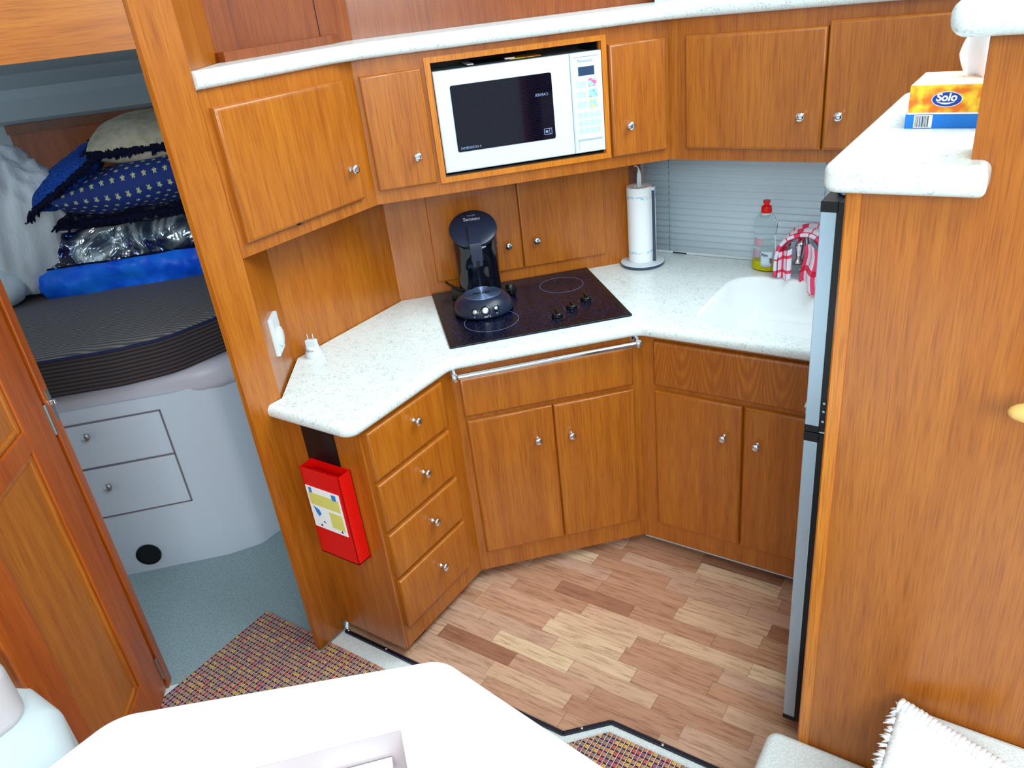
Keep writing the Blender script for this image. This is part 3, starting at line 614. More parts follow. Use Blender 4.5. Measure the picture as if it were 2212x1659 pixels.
# ---- sink base cabinet
sb = thing('sink_cabinet', 'cherry base cabinet with figured panel and two doors under the sink', 'cabinet', (-1.027, LY, 0), 0)
b = MB(sb); b.prism([(-1.027, 2.107), (.20, 2.107), (.20, 2.125), (-1.027, 2.125)], cz, .868); b.prism([(-1.02, 2.125), (.20, 2.125), (.20, 2.78), (-1.25, 2.78), (-1.08, 2.40)], cz, .74); b.build('cabinet_body', 'wood')
toe(sb, [(-1.0, 2.16), (.2, 2.16), (.2, 2.7), (-1.1, 2.7)])
X = lambda x: x + 1.027
fronted(sb, 'fascia_panel', X(-.968), X(-.40), .690, .852, r=.012, mat='wood_fig')
d1 = fronted(sb, 'door', X(-.967), X(-.6705), .128, .672, r=.012); d2 = fronted(sb, 'door', X(-.6665), X(-.37), .128, .672, r=.012)
for d, a, z in ((d1, -.726, .554), (d2, -.619, .549)):
    kb = MB(); kb.lathe(KN, rot=RFRONT, n=20); k = kb.build('knob', 'chrome', d, smooth=True); k.location = (X(a), -.018, z)
b = MB(sb); b.box(0.005, 1.2, -.002, .02, cz - .004, cz); b.build('base_strip', 'steel')['label'] = 'pale strip along the bottom edge of the cabinet'

# ---- hob
hcx, hcy = (-1.482 - 1.418) / 2, (1.703 + 2.506) / 2
HB0 = [(-1.482, 1.703), (-1.054, 2.132), (-1.427, 2.497), (-1.850, 2.068)]
hobo = (-1.482, 1.703, .91)
hob = thing('hob', 'black glass two ring electric hob set in the worktop', 'hob', hobo, PI / 4)
HW, HD = .606, .520
b = MB(hob); P, sr = fillet([(0, 0), (HW, 0), (HW, HD), (0, HD)], [.006] * 4, 3); nosed(b, P, [True] * len(P), 0, .007, .003, 3, world=False); b.build('glass_plate', 'cooktop', smooth='auto')
b = MB(hob)
for z in (.0071,):
    for (xa, xb, ya, yb) in ((.004, HW - .004, .004, .020), (.004, HW - .004, HD - .020, HD - .004), (.004, .020, .02, HD - .02), (HW - .020, HW - .004, .02, HD - .02)): b.box(xa, xb, ya, yb, z, z + .0004)
b.build('plain_border', 'black')
def ring(parent, cx, cy, r, z): 
    b = MB(parent); n = 64
    b.loops([[(cx + q * math.cos(2 * PI * i / n), cy + q * math.sin(2 * PI * i / n), zz) for i in range(n)] for q, zz in ((r, z), (r, z + .0003), (r - .0009, z + .0003), (r - .0009, z))], cap=False); return b.build('heating_ring_line', 'grey_ink')
toL = lambda x, y: ((x + 1.482) * S + (y - 1.703) * S, -(x + 1.482) * S + (y - 1.703) * S)
ring(hob, *toL(-1.478, 1.930), .092, .0072); ring(hob, *toL(-1.420, 2.300), .080, .0072)
for (x, y) in ((-1.282, 2.034), (-1.272, 2.115), (-1.260, 2.193)):
    lx, ly = toL(x, y)
    b = MB(hob); b.lathe([(.017, 0), (.019, .002), (.018, .012), (.015, .015), (0, .0155)], c=(lx, ly, .007), n=20); b.box(lx - .0035, lx + .0035, ly - .016, ly + .016, .020, .030, .002); b.build('control_knob', 'black', smooth='auto')
    b = MB(hob)
    for i in range(14):
        a = 2 * PI * i / 14; b.box(lx + .026 * math.cos(a) - .0008, lx + .026 * math.cos(a) + .0008, ly + .026 * math.sin(a) - .0008, ly + .026 * math.sin(a) + .0008, .0072, .0076)
    b.build('dial_marks', 'grey_ink')

# ---- backsplash lockers
def XM(a): return a - (-1.935 + 1.9895) * S
bl = thing('backsplash_locker', 'low cherry locker doors set in the wall behind the hob', 'cabinet', (-1.935, 1.9895, .91), PI / 4)
d1 = fronted(bl, 'door', XM(.186), XM(.516), .050, .40, y0=-.014, r=.006); d2 = fronted(bl, 'door', XM(.5185), XM(.840), .050, .40, y0=-.014, r=.006)
for d, a, z in ((d1, .463, .150), (d2, .571, .152)):
    kb = MB(); kb.lathe(KN, rot=RFRONT, n=20); k = kb.build('knob', 'chrome', d, smooth=True); k.location = (XM(a), -.014, z)

# ---- upper cabinets
UX, UD, UY = -1.770, 3.5655, 2.493
uz0, uz1 = 1.333, 1.763
ul = thing('wall_cabinet', 'left upper cherry cabinet with one large door beside the post', 'cabinet', (UX, 1.250, uz0), PI / 2, 'upper cabinets')
b = MB(ul); b.prism([(UX, 1.250), (UX, UX + UD), (-1.93, 1.955), (-1.93, 1.47), (-1.768, 1.252)], uz0, uz1); b.build('cabinet_body', 'wood')
d = fronted(ul, 'door', .024, .484, 1.370 - uz0, 1.718 - uz0, y0=-.020, r=.012); kb = MB(); kb.lathe(KN, rot=RFRONT, n=20); k = kb.build('knob', 'chrome', d, smooth=True); k.location = (.441, -.020, 1.471 - uz0)
b = MB(ul); b.bm.free(); b.bm = bmesh.new(); b.box(.200, .2105, -.021, -.012, .0355, .0400); b.build('chip', 'ink')['label'] = 'dark chip in the lower door edge'

um = thing('wall_cabinet', 'middle upper cherry cabinet with the microwave opening between two small doors', 'cabinet', (UX, UX + UD, uz0), PI / 4, 'upper cabinets')
def XU(a): return a - (UX + UX + UD) * S
UL = (-1.0725 - UX) / S
b = MB(um)
dz = uz1 - uz0
b.box(0, XU(.249), 0, .02, 0, dz); b.box(XU(.777), UL, 0, .02, 0, dz); b.box(XU(.249), XU(.777), 0, .02, 0, 1.3885 - uz0); b.box(XU(.249), XU(.777), 0, .02, 1.728 - uz0, dz)
b.box(XU(.03), XU(.235), .02, .245, 0, dz); b.box(XU(.795), XU(.96), .02, .245, 0, dz)
b.box(XU(.235), XU(.795), .02, .245, 0, 1.388 - uz0); b.box(XU(.235), XU(.795), .02, .245, 1.733 - uz0, dz)
b.build('cabinet_body', 'wood')
b = MB(um); b.box(XU(.236), XU(.249), .02, .245, 1.388 - uz0, 1.733 - uz0); b.box(XU(.777), XU(.794), .02, .245, 1.388 - uz0, 1.733 - uz0); b.box(XU(.249), XU(.777), .235, .247, 1.388 - uz0, 1.733 - uz0)
b.box(XU(.249), XU(.777), .003, .235, 1.7285 - uz0, 1.7325 - uz0); b.box(XU(.249), XU(.777), .003, .235, 1.3885 - uz0, 1.3925 - uz0); b.build('niche_lining', 'black')
b = MB(um)
for (xa, xb, za, zb) in ((.229, .797, 1.728, 1.744), (.229, .797, 1.371, 1.3885), (.229, .247, 1.3885, 1.728), (.781, .797, 1.3885, 1.728)): b.box(XU(xa), XU(xb), -.012, 0, za - uz0, zb - uz0)
b.build('opening_frame', 'wood_pale')
for (xa, xb, za, zb, ka, kz) in ((.031, .217, 1.376, 1.718, .167, 1.469), (.803, .991, 1.371, 1.714, .860, 1.467)):
    d = fronted(um, 'door', XU(xa), XU(xb), za - uz0, zb - uz0, y0=-.020, r=.010); kb = MB(); kb.lathe(KN, rot=RFRONT, n=20); k = kb.build('knob', 'chrome', d, smooth=True); k.location = (XU(ka), -.020, kz - uz0)
ur = thing('wall_cabinet', 'right upper cherry cabinet with two wide doors above the blind', 'cabinet', (-1.0725, UY, uz0), 0, 'upper cabinets')
b = MB(ur); b.prism([(-1.0725, UY), (.20, UY), (.20, 2.79), (-1.24, 2.79), (-1.24, 2.66)], uz0, uz1); b.build('cabinet_body', 'wood')
X = lambda x: x + 1.0725
d1 = fronted(ur, 'door', X(-1.010), X(-.5865), 1.372 - uz0, 1.714 - uz0, y0=-.020, r=.010); d2 = fronted(ur, 'door', X(-.583), X(-.155), 1.372 - uz0, 1.728 - uz0, y0=-.020, r=.010)
for d, a in ((d1, -.644), (d2, -.537)):
    kb = MB(); kb.lathe(KN, rot=RFRONT, n=20); k = kb.build('knob', 'chrome', d, smooth=True); k.location = (X(a), -.020, 1.473 - uz0)
# ---- white ledge above
P0 = [(-1.748, 1.246), (-1.748, 1.7685), (-1.055, 2.462), (.2, 2.462), (.2, 2.665), (-1.16, 2.665), (-1.19, 2.728), (-1.932, 1.987), (-1.932, 1.47), (-1.764, 1.247)]
pp, sr = fillet(P0, [0, .25, .25, 0, 0, 0, 0, 0, 0, 0], 10)
b = MB(); nosed(b, pp, [s in (0, 1, 2) for s in sr], 1.763, 1.807, .018, 5)
tag(b.build('ledge_top', 'solid', smooth='auto'), 'long white speckled ledge on top of the upper cabinets', 'ledge')
b = MB(); b.prism([(-1.895, 1.455), (-1.895, 1.86), (-1.910, 1.90), (-1.934, 1.90), (-1.934, 1.455)], 1.807, 1.832); tag(b.build('moulding', 'wood_dark'), 'short dark wood moulding lying on the left of the ledge', 'moulding')
b = MB(); b.box(-1.9345, -1.9335, 1.851, 1.8535, 1.832, 2.12); struct(b.build('trim_joint', 'ink'), 'dark vertical joint in the wood above the ledge', 'joint')

# ---- microwave
mw = thing('microwave', 'white microwave oven with dark window in the upper cabinet', 'microwave', (UX, UX + UD, 1.397), PI / 4)
b = MB(mw); b.box(XU(.252), XU(.774), .012, .225, .006, .300, .003); b.build('casing', 'white', smooth='auto')
b = MB(mw); b.slab(XU(.250), XU(.676), -.018, .012, .003, .305, .007, 4); b.build('oven_door', 'white', smooth='auto')
md = bpy.data.objects['oven_door']
b = MB(mw); b.slab(XU(.677), XU(.779), -.018, .012, .003, .305, .007, 4); b.build('control_panel', 'white', smooth='auto')
b = MB(); P = rrect((XU(.296) + XU(.614)) / 2, .162, .318, .198, .006, 3); b.loops([[(x, y, z) for x, z in P] for y in (-.0195, -.017)]); b.build('door_window', 'mw_window', md)
text(md, 'lettering', 'DIMENSION 4', .0105, 'grey_ink', (XU(.306), -.0197, .070), (PI / 2, 0, 0))
text(md, 'lettering', 'CARVER', .0115, 'grey_ink', (XU(.600), -.0197, .196), (PI / 2, 0, 0), mirror=True)  # reflection in the glass, painted on as faint mirrored letters
b = MB(); q = XU(.577)
for (xa, xb, za, zb) in ((q, q + .026, .078, .0795), (q, q + .026, .0955, .097), (q, q + .0015, .078, .097), (q + .0245, q + .026, .078, .097), (q + .0175, q + .019, .078, .097), (q + .005, q + .013, .084, .091)): b.box(xa, xb, -.0198, -.0194, za, zb)
b.build('oven_symbol', 'grey_ink', md)
b = MB(mw); b.box(XU(.701), XU(.753), -.0186, -.0175, .238, .264); b.build('display', plain('lcd_display', rgb(40, 66, 96), .3))
text(mw, 'lettering', 'Panasonic', .0125, 'grey_ink', (XU(.700), -.0185, .277), (PI / 2, 0, 0))
M['pline'] = plain('pale_line', rgb(140, 146, 180), .5)
b = MB(mw); b.box(XU(.690), XU(.768), -.0186, -.0178, .292, .2935); b.build('panel_line', 'pline')
b = MB(mw); b.box(XU(.690), XU(.690) + .001, -.0186, -.0178, .014, .0425); b.box(XU(.690), XU(.768), -.0186, -.0178, .0415, .0425); b.build('panel_line', 'pline')
b = MB(mw); b.slab(XU(.688), XU(.770), -.0215, -.018, .046, .053, .0015); b.build('open_button', 'white', smooth='auto')
for (za, c1) in ((.204, rgb(214, 110, 150)), (.172, rgb(120, 170, 220)), (.141, rgb(244, 214, 90))):
    b = MB(mw); b.box(XU(.732), XU(.758), -.0186, -.0178, za, za + .024); o = b.build('menu_key', two_noise('menu_key_print', rgb(160, 206, 230), c1, 70, .4, 0, 0, 1, .5, .58))
b = MB(mw)
for i in range(4):
    for j in range(3): b.box(XU(.693) + i * .019, XU(.693) + i * .019 + .015, -.0185, -.0178, .064 + j * .024, .064 + j * .024 + .016)
for j in range(3): b.box(XU(.693), XU(.723), -.0185, -.0178, .144 + j * .030, .144 + j * .030 + .018)
b.build('key_print', plain('faint_key_print', rgb(186, 208, 226), .4))
# magazine on the microwave
b = MB(); Z0 = 1.7005
mg = thing('magazine', 'magazine with orange cover lying on top of the microwave', 'magazine', (UX, UX + UD, Z0), PI / 4)
b = MB(mg); b.box(XU(.37), XU(.61), .035, .20, .0, .004); b.build('pages', 'ink')
b = MB(mg); b.box(XU(.50), XU(.60), .033, .20, .0041, .0065); b.build('cover', 'orange')
b = MB(mg); b.box(XU(.365), XU(.385), .030, .16, .0045, .0075); b.build('paper_slip', 'paper')
b = MB(mg); b.box(XU(.485), XU(.515), .030, .05, .0067, .0105); b.build('paper_slip', 'paper')

# ---- blind
bd = thing('venetian_blind', 'closed white venetian blind above the sink', 'blind', (-.55, 2.765, .912))
b = MB(bd)
ns = 15; pitch = .0245
for i in range(ns):
    zc = .020 + pitch * i
    def fn(u, v, zc=zc):
        t = (v - .5); return Vector((-.742 + u * 1.40, -.006 + .011 * (v - .5) - .0030 * (1 - (2 * t) ** 2), zc + .0262 * t))
    b.grid(fn, 2, 5)
b.build('slats', 'blind', smooth=True, solid=.0006)
b = MB(bd); b.box(-.742, .66, -.014, .008, -.001, .009, .002); b.build('bottom_rail', 'white', smooth='auto')
b = MB(bd); b.box(-.742, .66, -.016, .012, .385, .42, .002); b.build('head_rail', 'white', smooth='auto')
for x in (-.640, -.075):
    b = MB(bd)
    for i in range(ns): b.box(x - .0008, x + .0008, -.0125, -.0108, .010 + pitch * i, .018 + pitch * i, rot=None)
    b.tube([(x, -.0105, .0), (x, -.0105, .40)], .0005, 5); b.build('ladder_cord', 'charcoal')
b = MB(bd); b.box(-.625, -.57, -.0155, -.014, .001, .006); b.build('rail_tag', 'ink')
# ---- paper towel holder + roll
ph = thing('paper_towel_holder', 'white and charcoal paper towel stand with a curled top', 'holder', (-1.240, 2.612, .91))
b = MB(ph); b.lathe([(.078, 0), (.082, .003), (.084, .011), (.0835, .0125)], n=48); b.build('base_rim', 'charcoal', smooth='auto')
b = MB(ph); b.lathe([(.083, .0125), (.0825, .014), (.07, .0165), (.0, .017)], n=48); b.build('base_plate', 'white', smooth='auto')
b = MB(ph)
P = [(-.005 + dx, 0 + dy, z) for dx, dy, z in ((0, 0, .015), (0, 0, .30), (.002, 0, .345), (.0, 0, .362), (-.006, 0, .370), (-.014, 0, .371), (-.020, 0, .366))]
rings = []
for i, (x, y, z) in enumerate(P):
    wd = .006 if i == 0 else .010 if i < 3 else (.009, .008, .007, .006)[i - 3]
    th = .0022; dx, dz_ = (1, 0) if i < 3 else ((.8, .6), (.5, .85), (0, 1), (-.5, .8))[i - 3]
    ax = Vector((.70, .45, 0)).normalized()
    rings.append([Vector((x, y, z)) + ax * (sx * wd if i < 3 else 0) + (Vector((dx, 0, dz_)) * sz * .003 + Vector((-.4, .9, 0)) * sx * .006 if i >= 3 else Vector((0, 0, 0))) + Vector((ax.y, -ax.x, 0)) * (sz * th if i < 3 else 0) for sx, sz in ((-1, -1), (1, -1), (1, 1), (-1, 1))])
b.loops(rings); b.build('centre_post', 'white', smooth='auto', sub=1)
b = MB(ph); b.box(-.0045, .0045, -.004, .004, .012, .285, .001, rot=Matrix.Translation((.050, -.001, 0))); b.build('side_arm', 'charcoal')
b = MB(ph); b.box(-.005, .005, -.005, .005, .285, .297, .001, rot=Matrix.Translation((.050, -.001, 0))); b.build('arm_tip', 'white')
pr_ = thing('paper_towel_roll', 'white kitchen paper roll with faint blue print on its stand', 'paper roll', (-1.245, 2.610, .927))
b = MB(pr_); n = 40
prof = [(.018, .002), (.045, 0), (.0462, .003), (.0462, .278), (.0448, .281), (.020, .281), (.0185, .279), (.0185, .004)]
R = [[(r * math.cos(2 * PI * i / n), r * math.sin(2 * PI * i / n), z) for i in range(n)] for r, z in prof]
b.loops(R + [R[0]], cap=False); bmesh.ops.remove_doubles(b.bm, verts=b.bm.verts, dist=1e-5); b.build('paper_sheets', 'towel_paper', smooth='auto')
b = MB(pr_)
b.grid(lambda u, v: Vector((.046 * math.cos(-.1 + u * .55) + u * .012, .046 * math.sin(-.1 + u * .55) + .004, .003 + v * .275)), 6, 2); b.build('loose_sheet', 'towel_paper', smooth=True, solid=.0008)

# ---- soap bottle
bt = thing('soap_bottle', 'clear washing up bottle with red cap and yellow liquid', 'bottle', (-.795, 2.672, .91), math.radians(-12))
prof = [(.030, 0), (.044, .003), (.0455, .012), (.0445, .045), (.040, .085), (.0365, .115), (.0385, .135), (.0425, .155), (.0415, .172), (.034, .190), (.022, .203), (.0165, .207), (.0165, .212)]
b = MB(bt); b.lathe(prof, n=36, sy=.62); b.build('bottle_body', 'bottle', smooth=True)
b = MB(bt); b.lathe([(.028, .002), (.042, .004), (.0438, .012), (.0432, .036), (.0, .036)], n=36, sy=.6); b.build('liquid', 'liquid', smooth='auto')
b = MB(bt); b.lathe([(.0175, .208), (.0185, .211), (.0175, .228), (.014, .232), (.0095, .2335), (.009, .2415), (.0125, .243), (.012, .250), (0, .251)], n=24); b.build('cap', 'red', smooth='auto')
def onb(xa, xb, za, zb, mat, name, k=1.03):
    b = MB(bt)
    def rr(z):
        for (r0, z0), (r1, z1) in zip(prof, prof[1:]):
            if z0 <= z <= z1: return r0 + (r1 - r0) * (z - z0) / (z1 - z0)
        return .04
    def fn(u, v):
        z = za + (zb - za) * v; x = xa + (xb - xa) * u; r = rr(z) * k; x = max(-r * .98, min(r * .98, x)); return Vector((x, -.62 * math.sqrt(r * r - x * x), z))
    b.grid(fn, 8, 4); return b.build(name, mat, smooth=True, solid=.0003)
onb(.0, .038, .020, .074, plain('pale_label', rgb(206, 226, 240), .5), 'back_label'); 
text(bt, 'lettering', 'Palm', .013, 'ink', (.003, -.0302, .060), (PI / 2, 0, 0), shear=.2, bold=.0003)
b = MB(bt)
for i in range(7): b.box(.020 + i * .0022, .0208 + i * .0022 + (.0006 if i % 2 else 0), -.0275, -.0262, .034, .052, rot=Matrix.Rotation(math.radians(12), 3, 'Z'))
b.build('barcode', 'ink')
onb(-.034, .002, .092, .118, plain('pink_front_label', rgb(226, 170, 190), .6, alpha=.6), 'front_label'); onb(-.038, -.006, .050, .078, plain('pink_front_label_low', rgb(214, 170, 196), .6, alpha=.45), 'front_label')
b = MB(bt); b.lathe([(.019, .204), (.019, .208), (.0165, .209)], n=24); b.build('cap_collar', 'white', smooth='auto')

# ---- faucet
fc = thing('faucet', 'chrome tap behind the sink under the tea towel', 'tap', (-.655, 2.690, .91))
b = MB(fc); b.lathe([(.026, 0), (.026, .006), (.017, .012), (.015, .05), (.014, .055)], n=24); b.tube([(0, 0, .05), (0, 0, .10), (0, -.012, .135), (0, -.04, .15), (0, -.075, .145), (0, -.092, .125)], [.0115, .0115, .011, .0105, .0105, .0105], 14); b.build('spout', 'chrome', smooth='auto')
b = MB(fc); b.lathe([(.0125, -.002), (.0135, .004), (.0085, .014), (.011, .034), (.0145, .056), (.013, .066), (0, .068)], c=(-.005, -.088, .062), rot=Matrix.Rotation(math.radians(-8), 3, 'X'), n=20); b.build('spray_head', 'chrome', smooth='auto')
b = MB(fc); b.lathe([(.012, 0), (.012, .03), (.009, .04), (0, .042)], c=(.045, .0, 0), n=18); b.tube([(.045, 0, .036), (.062, -.01, .046), (.075, -.02, .048)], .005, 8); b.build('lever', 'chrome', smooth='auto')
# ---- tea towel draped over the tap
tt = thing('tea_towel', 'red and white checked tea towel draped over the tap', 'towel', (-.645, 2.62, .91))
path = [(-.083, .010), (-.083, .045), (-.080, .085), (-.070, .118), (-.048, .142), (-.018, .155), (.012, .158), (.036, .147), (.055, .120), (.068, .085), (.077, .045), (.084, .010), (.087, -.015)]
def pathp(t):
    q = t * (len(path) - 1); i = min(int(q), len(path) - 2); f = q - i
    P = [path[max(0, min(len(path) - 1, i + k))] for k in (-1, 0, 1, 2)]
    return tuple(.5 * (2 * P[1][c] + (P[2][c] - P[0][c]) * f + (2 * P[0][c] - 5 * P[1][c] + 4 * P[2][c] - P[3][c]) * f * f + (3 * P[1][c] - P[0][c] - 3 * P[2][c] + P[3][c]) * f ** 3) for c in (0, 1))
def towel(u, v):
    x, z = pathp(u); y = -.030 + v * .115
    fold = .006 * math.sin(v * 16 + u * 3) + .004 * math.sin(v * 31 + u * 9)
    cx, cz_ = 0.0, .06; d = Vector((x - cx, 0, z - cz_)).normalized()
    k = 1 + .10 * v
    return Vector((x * k + d.x * fold + .012 * v, y, z + d.z * fold + .010 * v * math.sin(PI * u) - .012 * v * (1 - math.sin(PI * u)) * 0))
b = MB(tt); b.grid(towel, 72, 24, uv=True, us=(1.3, .55, 0, -.03)); b.build('towel_cloth', 'checks', smooth=True, solid=.011)
def tail(u, v):
    x = .006 + u * .078 + .004 * math.sin(v * 7); y = -.040 + .022 * math.sin(u * 9 + .5) * (.5 + v * .5) + .004; z = .125 - v * .155 + .006 * math.sin(u * 8)
    return Vector((x + (u - .5) * v * .02, y, z))
b = MB(tt); b.grid(tail, 24, 24, uv=True, us=(.55, .75, .0, .1)); b.build('towel_fold', 'checks', smooth=True, solid=.004)
def tail2(u, v):
    x = -.078 + u * .044; y = -.030 + .012 * math.sin(u * 6); z = .092 - v * .088 + .022 * u * (1 - v)
    return Vector((x, y, z))
b = MB(tt); b.grid(tail2, 16, 16, uv=True, us=(.30, .9, .2, .3)); b.build('towel_fold', 'checks', smooth=True, solid=.004)
b = MB(tt)
for i in range(26):
    u = i / 25; p = tail(u, 1.0); b.tube([p, p + Vector((.002 * math.sin(i * 2.1), -.001, -.006)), p + Vector((.004 * math.sin(i * 1.7), .0, -.010))], .0007, 4)
b.build('fringe', 'red')

# ---- coffee maker
cf = thing('coffee_maker', 'black pod coffee maker standing on the hob', 'coffee maker', (-1.560, 2.003, .9175), math.atan2(-.775, .63) + PI / 2)
# local: -y is the front
FR = Matrix()
b = MB(cf)  # tray base: domed disc
b.lathe([(.095, 0), (.103, .006), (.104, .016), (.099, .032), (.088, .048), (.074, .058), (.066, .060)], n=44, sy=.96, cap=True); b.build('tray_base', 'dark_blue_plastic', smooth='auto')
b = MB(cf)
pr2 = [(.066, .0595), (.0655, .063)]
r = .0655
while r > .012:
    pr2 += [(r - .0012, .0642), (r - .0034, .0642), (r - .0042, .0618), (r - .0056, .0618)]; r -= .0058
pr2 += [(0, .063)]
b.lathe(pr2, n=44, sy=.96); b.build('drip_grid', plain('silver_ribbed_grid', rgb(86, 102, 132), .25, .6), smooth='auto')
b = MB(cf); b.box(-.032, -.006, -.004, .002, .0642, .0648, rot=Matrix.Rotation(math.radians(8), 3, 'Z')); b.box(.004, .030, -.004, .002, .0642, .0648, rot=Matrix.Rotation(math.radians(-8), 3, 'Z')); b.build('drain_slot', 'black')
def onbase(ang, z, r=.102):
    return Vector((r * math.sin(ang), -r * .96 * math.cos(ang), z))
for ang, rad, z in ((-.34, .0085, .030), (.02, .0125, .033), (.40, .0075, .034)):
    p = onbase(ang, z, .0985); R3 = Matrix.Rotation(ang, 3, 'Z') @ Matrix.Rotation(PI / 2 - .45, 3, 'X')
    b = MB(cf); b.lathe([(rad + .0042, -.004), (rad + .0042, .0018), (rad + .002, .0024), (rad + .001, .001)], c=p, rot=R3, n=24); b.build('button_surround', 'black_gloss', smooth='auto')
    b = MB(cf); b.lathe([(rad * .8, -.002), (rad * .8, .0035), (rad * .6, .0045), (0, .0048)], c=p, rot=R3, n=24); b.build('button', 'grey_btn', smooth='auto')
for ang, z, wd in ((-.36, .014, .004), (.02, .0125, .012), (.16, .0125, .005), (.40, .018, .005), (.10, .0165, .003)):
    b = MB(cf); p = onbase(ang, z, .1035); b.box(-wd / 2, wd / 2, -.0012, .0002, -.002, .002, rot=Matrix.Translation(p) @ Matrix.Rotation(ang, 4, 'Z')); b.build('button_print', 'grey_btn')
# column
b = MB(cf); rings = []
for k in range(15):
    t = k / 14; z = .002 + .235 * t; cy = .105 - .022 * t + .006 * math.sin(PI * t); rx = .074 + .004 * t; ry = .070 + .004 * t
    if k < 2: rx *= .97; ry *= .97
    ring_ = []
    for i in range(40):
        a = 2 * PI * i / 40; x, y = rx * math.cos(a), ry * math.sin(a)
        dent = .030 * math.exp(-(x / .030) ** 4) * max(0, math.sin(-a)) * (1 if t < .62 else max(0, 1 - (t - .62) * 9))
        ring_.append(Vector((x, cy + y + dent, z)))
    rings.append(ring_)
tilt = Matrix.Rotation(math.radians(32), 3, 'X')
lc = Vector((0, .078, .268))
top = []
for p in rings[-1]:
    zz = lc.z + (p.y - lc.y) * math.tan(math.radians(32)) - .012
    top.append(Vector((p.x, p.y, zz)))
rings[-1] = [Vector((p.x, p.y, min(.235, p2.z))) for p, p2 in zip(rings[-1], top)]
rings.append(top)
b.loops(rings); b.build('column', 'black_gloss', smooth='auto')
b = MB(cf); b.lathe([(.076, -.014), (.081, -.010), (.083, -.002), (.0815, .004), (.070, .009), (.045, .0115), (0, .013)], c=lc, rot=tilt, n=48, sy=1.0); b.build('lid', 'dark_blue_plastic', smooth='auto')
b = MB(cf)
rings = []
for (y, z, wd, th) in ((-.002, .0175, .018, .0045), (-.045, .0175, .019, .006), (-.085, .012, .0195, .008), (-.098, -.006, .0195, .007), (-.098, -.050, .017, .005), (-.097, -.056, .016, .004)):
    rings.append([(lc + tilt @ Vector((x * wd, y, z + q))) if y > -.093 else (lc + tilt @ Vector((x * wd, -.094, .004)) + Vector((0, -.003 - (.0035 if q > 0 else -.0045), z - .004))) for x, q in ((-1, -th), (1, -th), (1, th), (-1, th))])
b.loops(rings); b.build('lever', 'dark_blue_plastic', smooth='auto')
b = MB(cf); b.box(-.022, .022, -.010, .045, .178, .196, .005, 3); b.lathe([(.011, .152), (.015, .160), (.016, .180)], c=(0, .004, 0), n=20); b.build('spout', 'black', smooth='auto')
for sx in (-1, 1):
    b = MB(cf); b.lathe([(.008, 0), (.008, .005), (.005, .007), (0, .0075)], c=(sx * .073, .085, .208), rot=Matrix.Rotation(sx * PI / 2, 3, 'Y'), n=16); b.build('lid_hinge', 'charcoal', smooth='auto')
tR = tilt.to_4x4()
eul = (math.radians(32), 0, 0)
for body, size, yy, bold in (('PHILIPS', .0085, .047, 0), ('Senseo', .0205, .027, .0004)):
    p = lc + tilt @ Vector((0, yy, .0126)); text(cf, 'lettering', body, size, 'grey_btn', p, eul, align='CENTER', bold=bold)
b = MB(cf); b.prism([(-.106, .115), (-.050, .045), (-.050, .10)], .004, .055, world=False)
b.build('tank_wing', 'black')
b = MB(cf)
b.tube([(-.120, .150, .066), (-.095, .100, .062), (-.060, .060, .060), (-.02, .040, .058), (.03, .040, .056), (.07, .050, .046), (.098, .075, .030), (.10, .10, .022)], .0042, 8); b.tube([(-.095, .098, .060), (-.06, .055, .05), (-.02, .035, .046), (.02, .033, .044), (.075, .048, .030)], .004, 8)
b.build('power_cord', 'cord', smooth=True)
b = MB(cf); b.lathe([(0, 0), (.016, .002), (.020, .012), (.018, .030), (.012, .040), (0, .042)], c=(.108, .118, .0), n=18); b.build('plug', 'black', smooth='auto')

# ---- switch plate
da = Vector((-.18, .225)).normalized()
sw = thing('light_switch', 'white light switch and dimmer plate on the angled wall', 'switch', (-1.765 + da.x * .118, 1.247 + da.y * .118, 1.065), math.atan2(da.y, da.x) + 0)
# local x along the wall, -y faces the galley?
b = MB(sw); b.box(-.062, .062, .001, .009, -.073, .073, .003, 3); b.build('cover_plate', 'white', smooth='auto')
for o in (bpy.data.objects['cover_plate'],): pass
b = MB(sw); b.box(-.040, .040, -.012, .001, -.058, .058, .002, 2); b.build('rocker_block', 'white', smooth='auto')
b = MB(sw); b.lathe([(.030, 0), (.029, .005), (.022, .008), (0, .009)], c=(.008, -.012, -.012), rot=RFRONT, n=32); b.build('rotary_dial', 'white', smooth='auto')

# ---- travel adapter
ad = thing('plug_adapter', 'small white plug adapter with two pins on the worktop', 'adapter', (-1.888, 1.503, .91), .4)
b = MB(ad); b.lathe([(.026, 0), (.027, .002), (.027, .016), (.024, .020), (.0215, .020), (.0215, .034), (.019, .037)], n=32); b.box(-.018, .018, -.010, .010, .036, .058, .003, 2); b.build('body', 'white', smooth='auto')
text(ad, 'lettering', 'TYPE 3.20', .006, 'ink', (-.014, -.0218, .024), (PI / 2, 0, 0))
for x in (-.0095, .0095):
    b = MB(ad); b.lathe([(.0022, .056), (.0022, .076), (.0012, .078), (0, .0785)], c=(x, 0, 0), n=12); b.build('pin', 'chrome', smooth='auto')

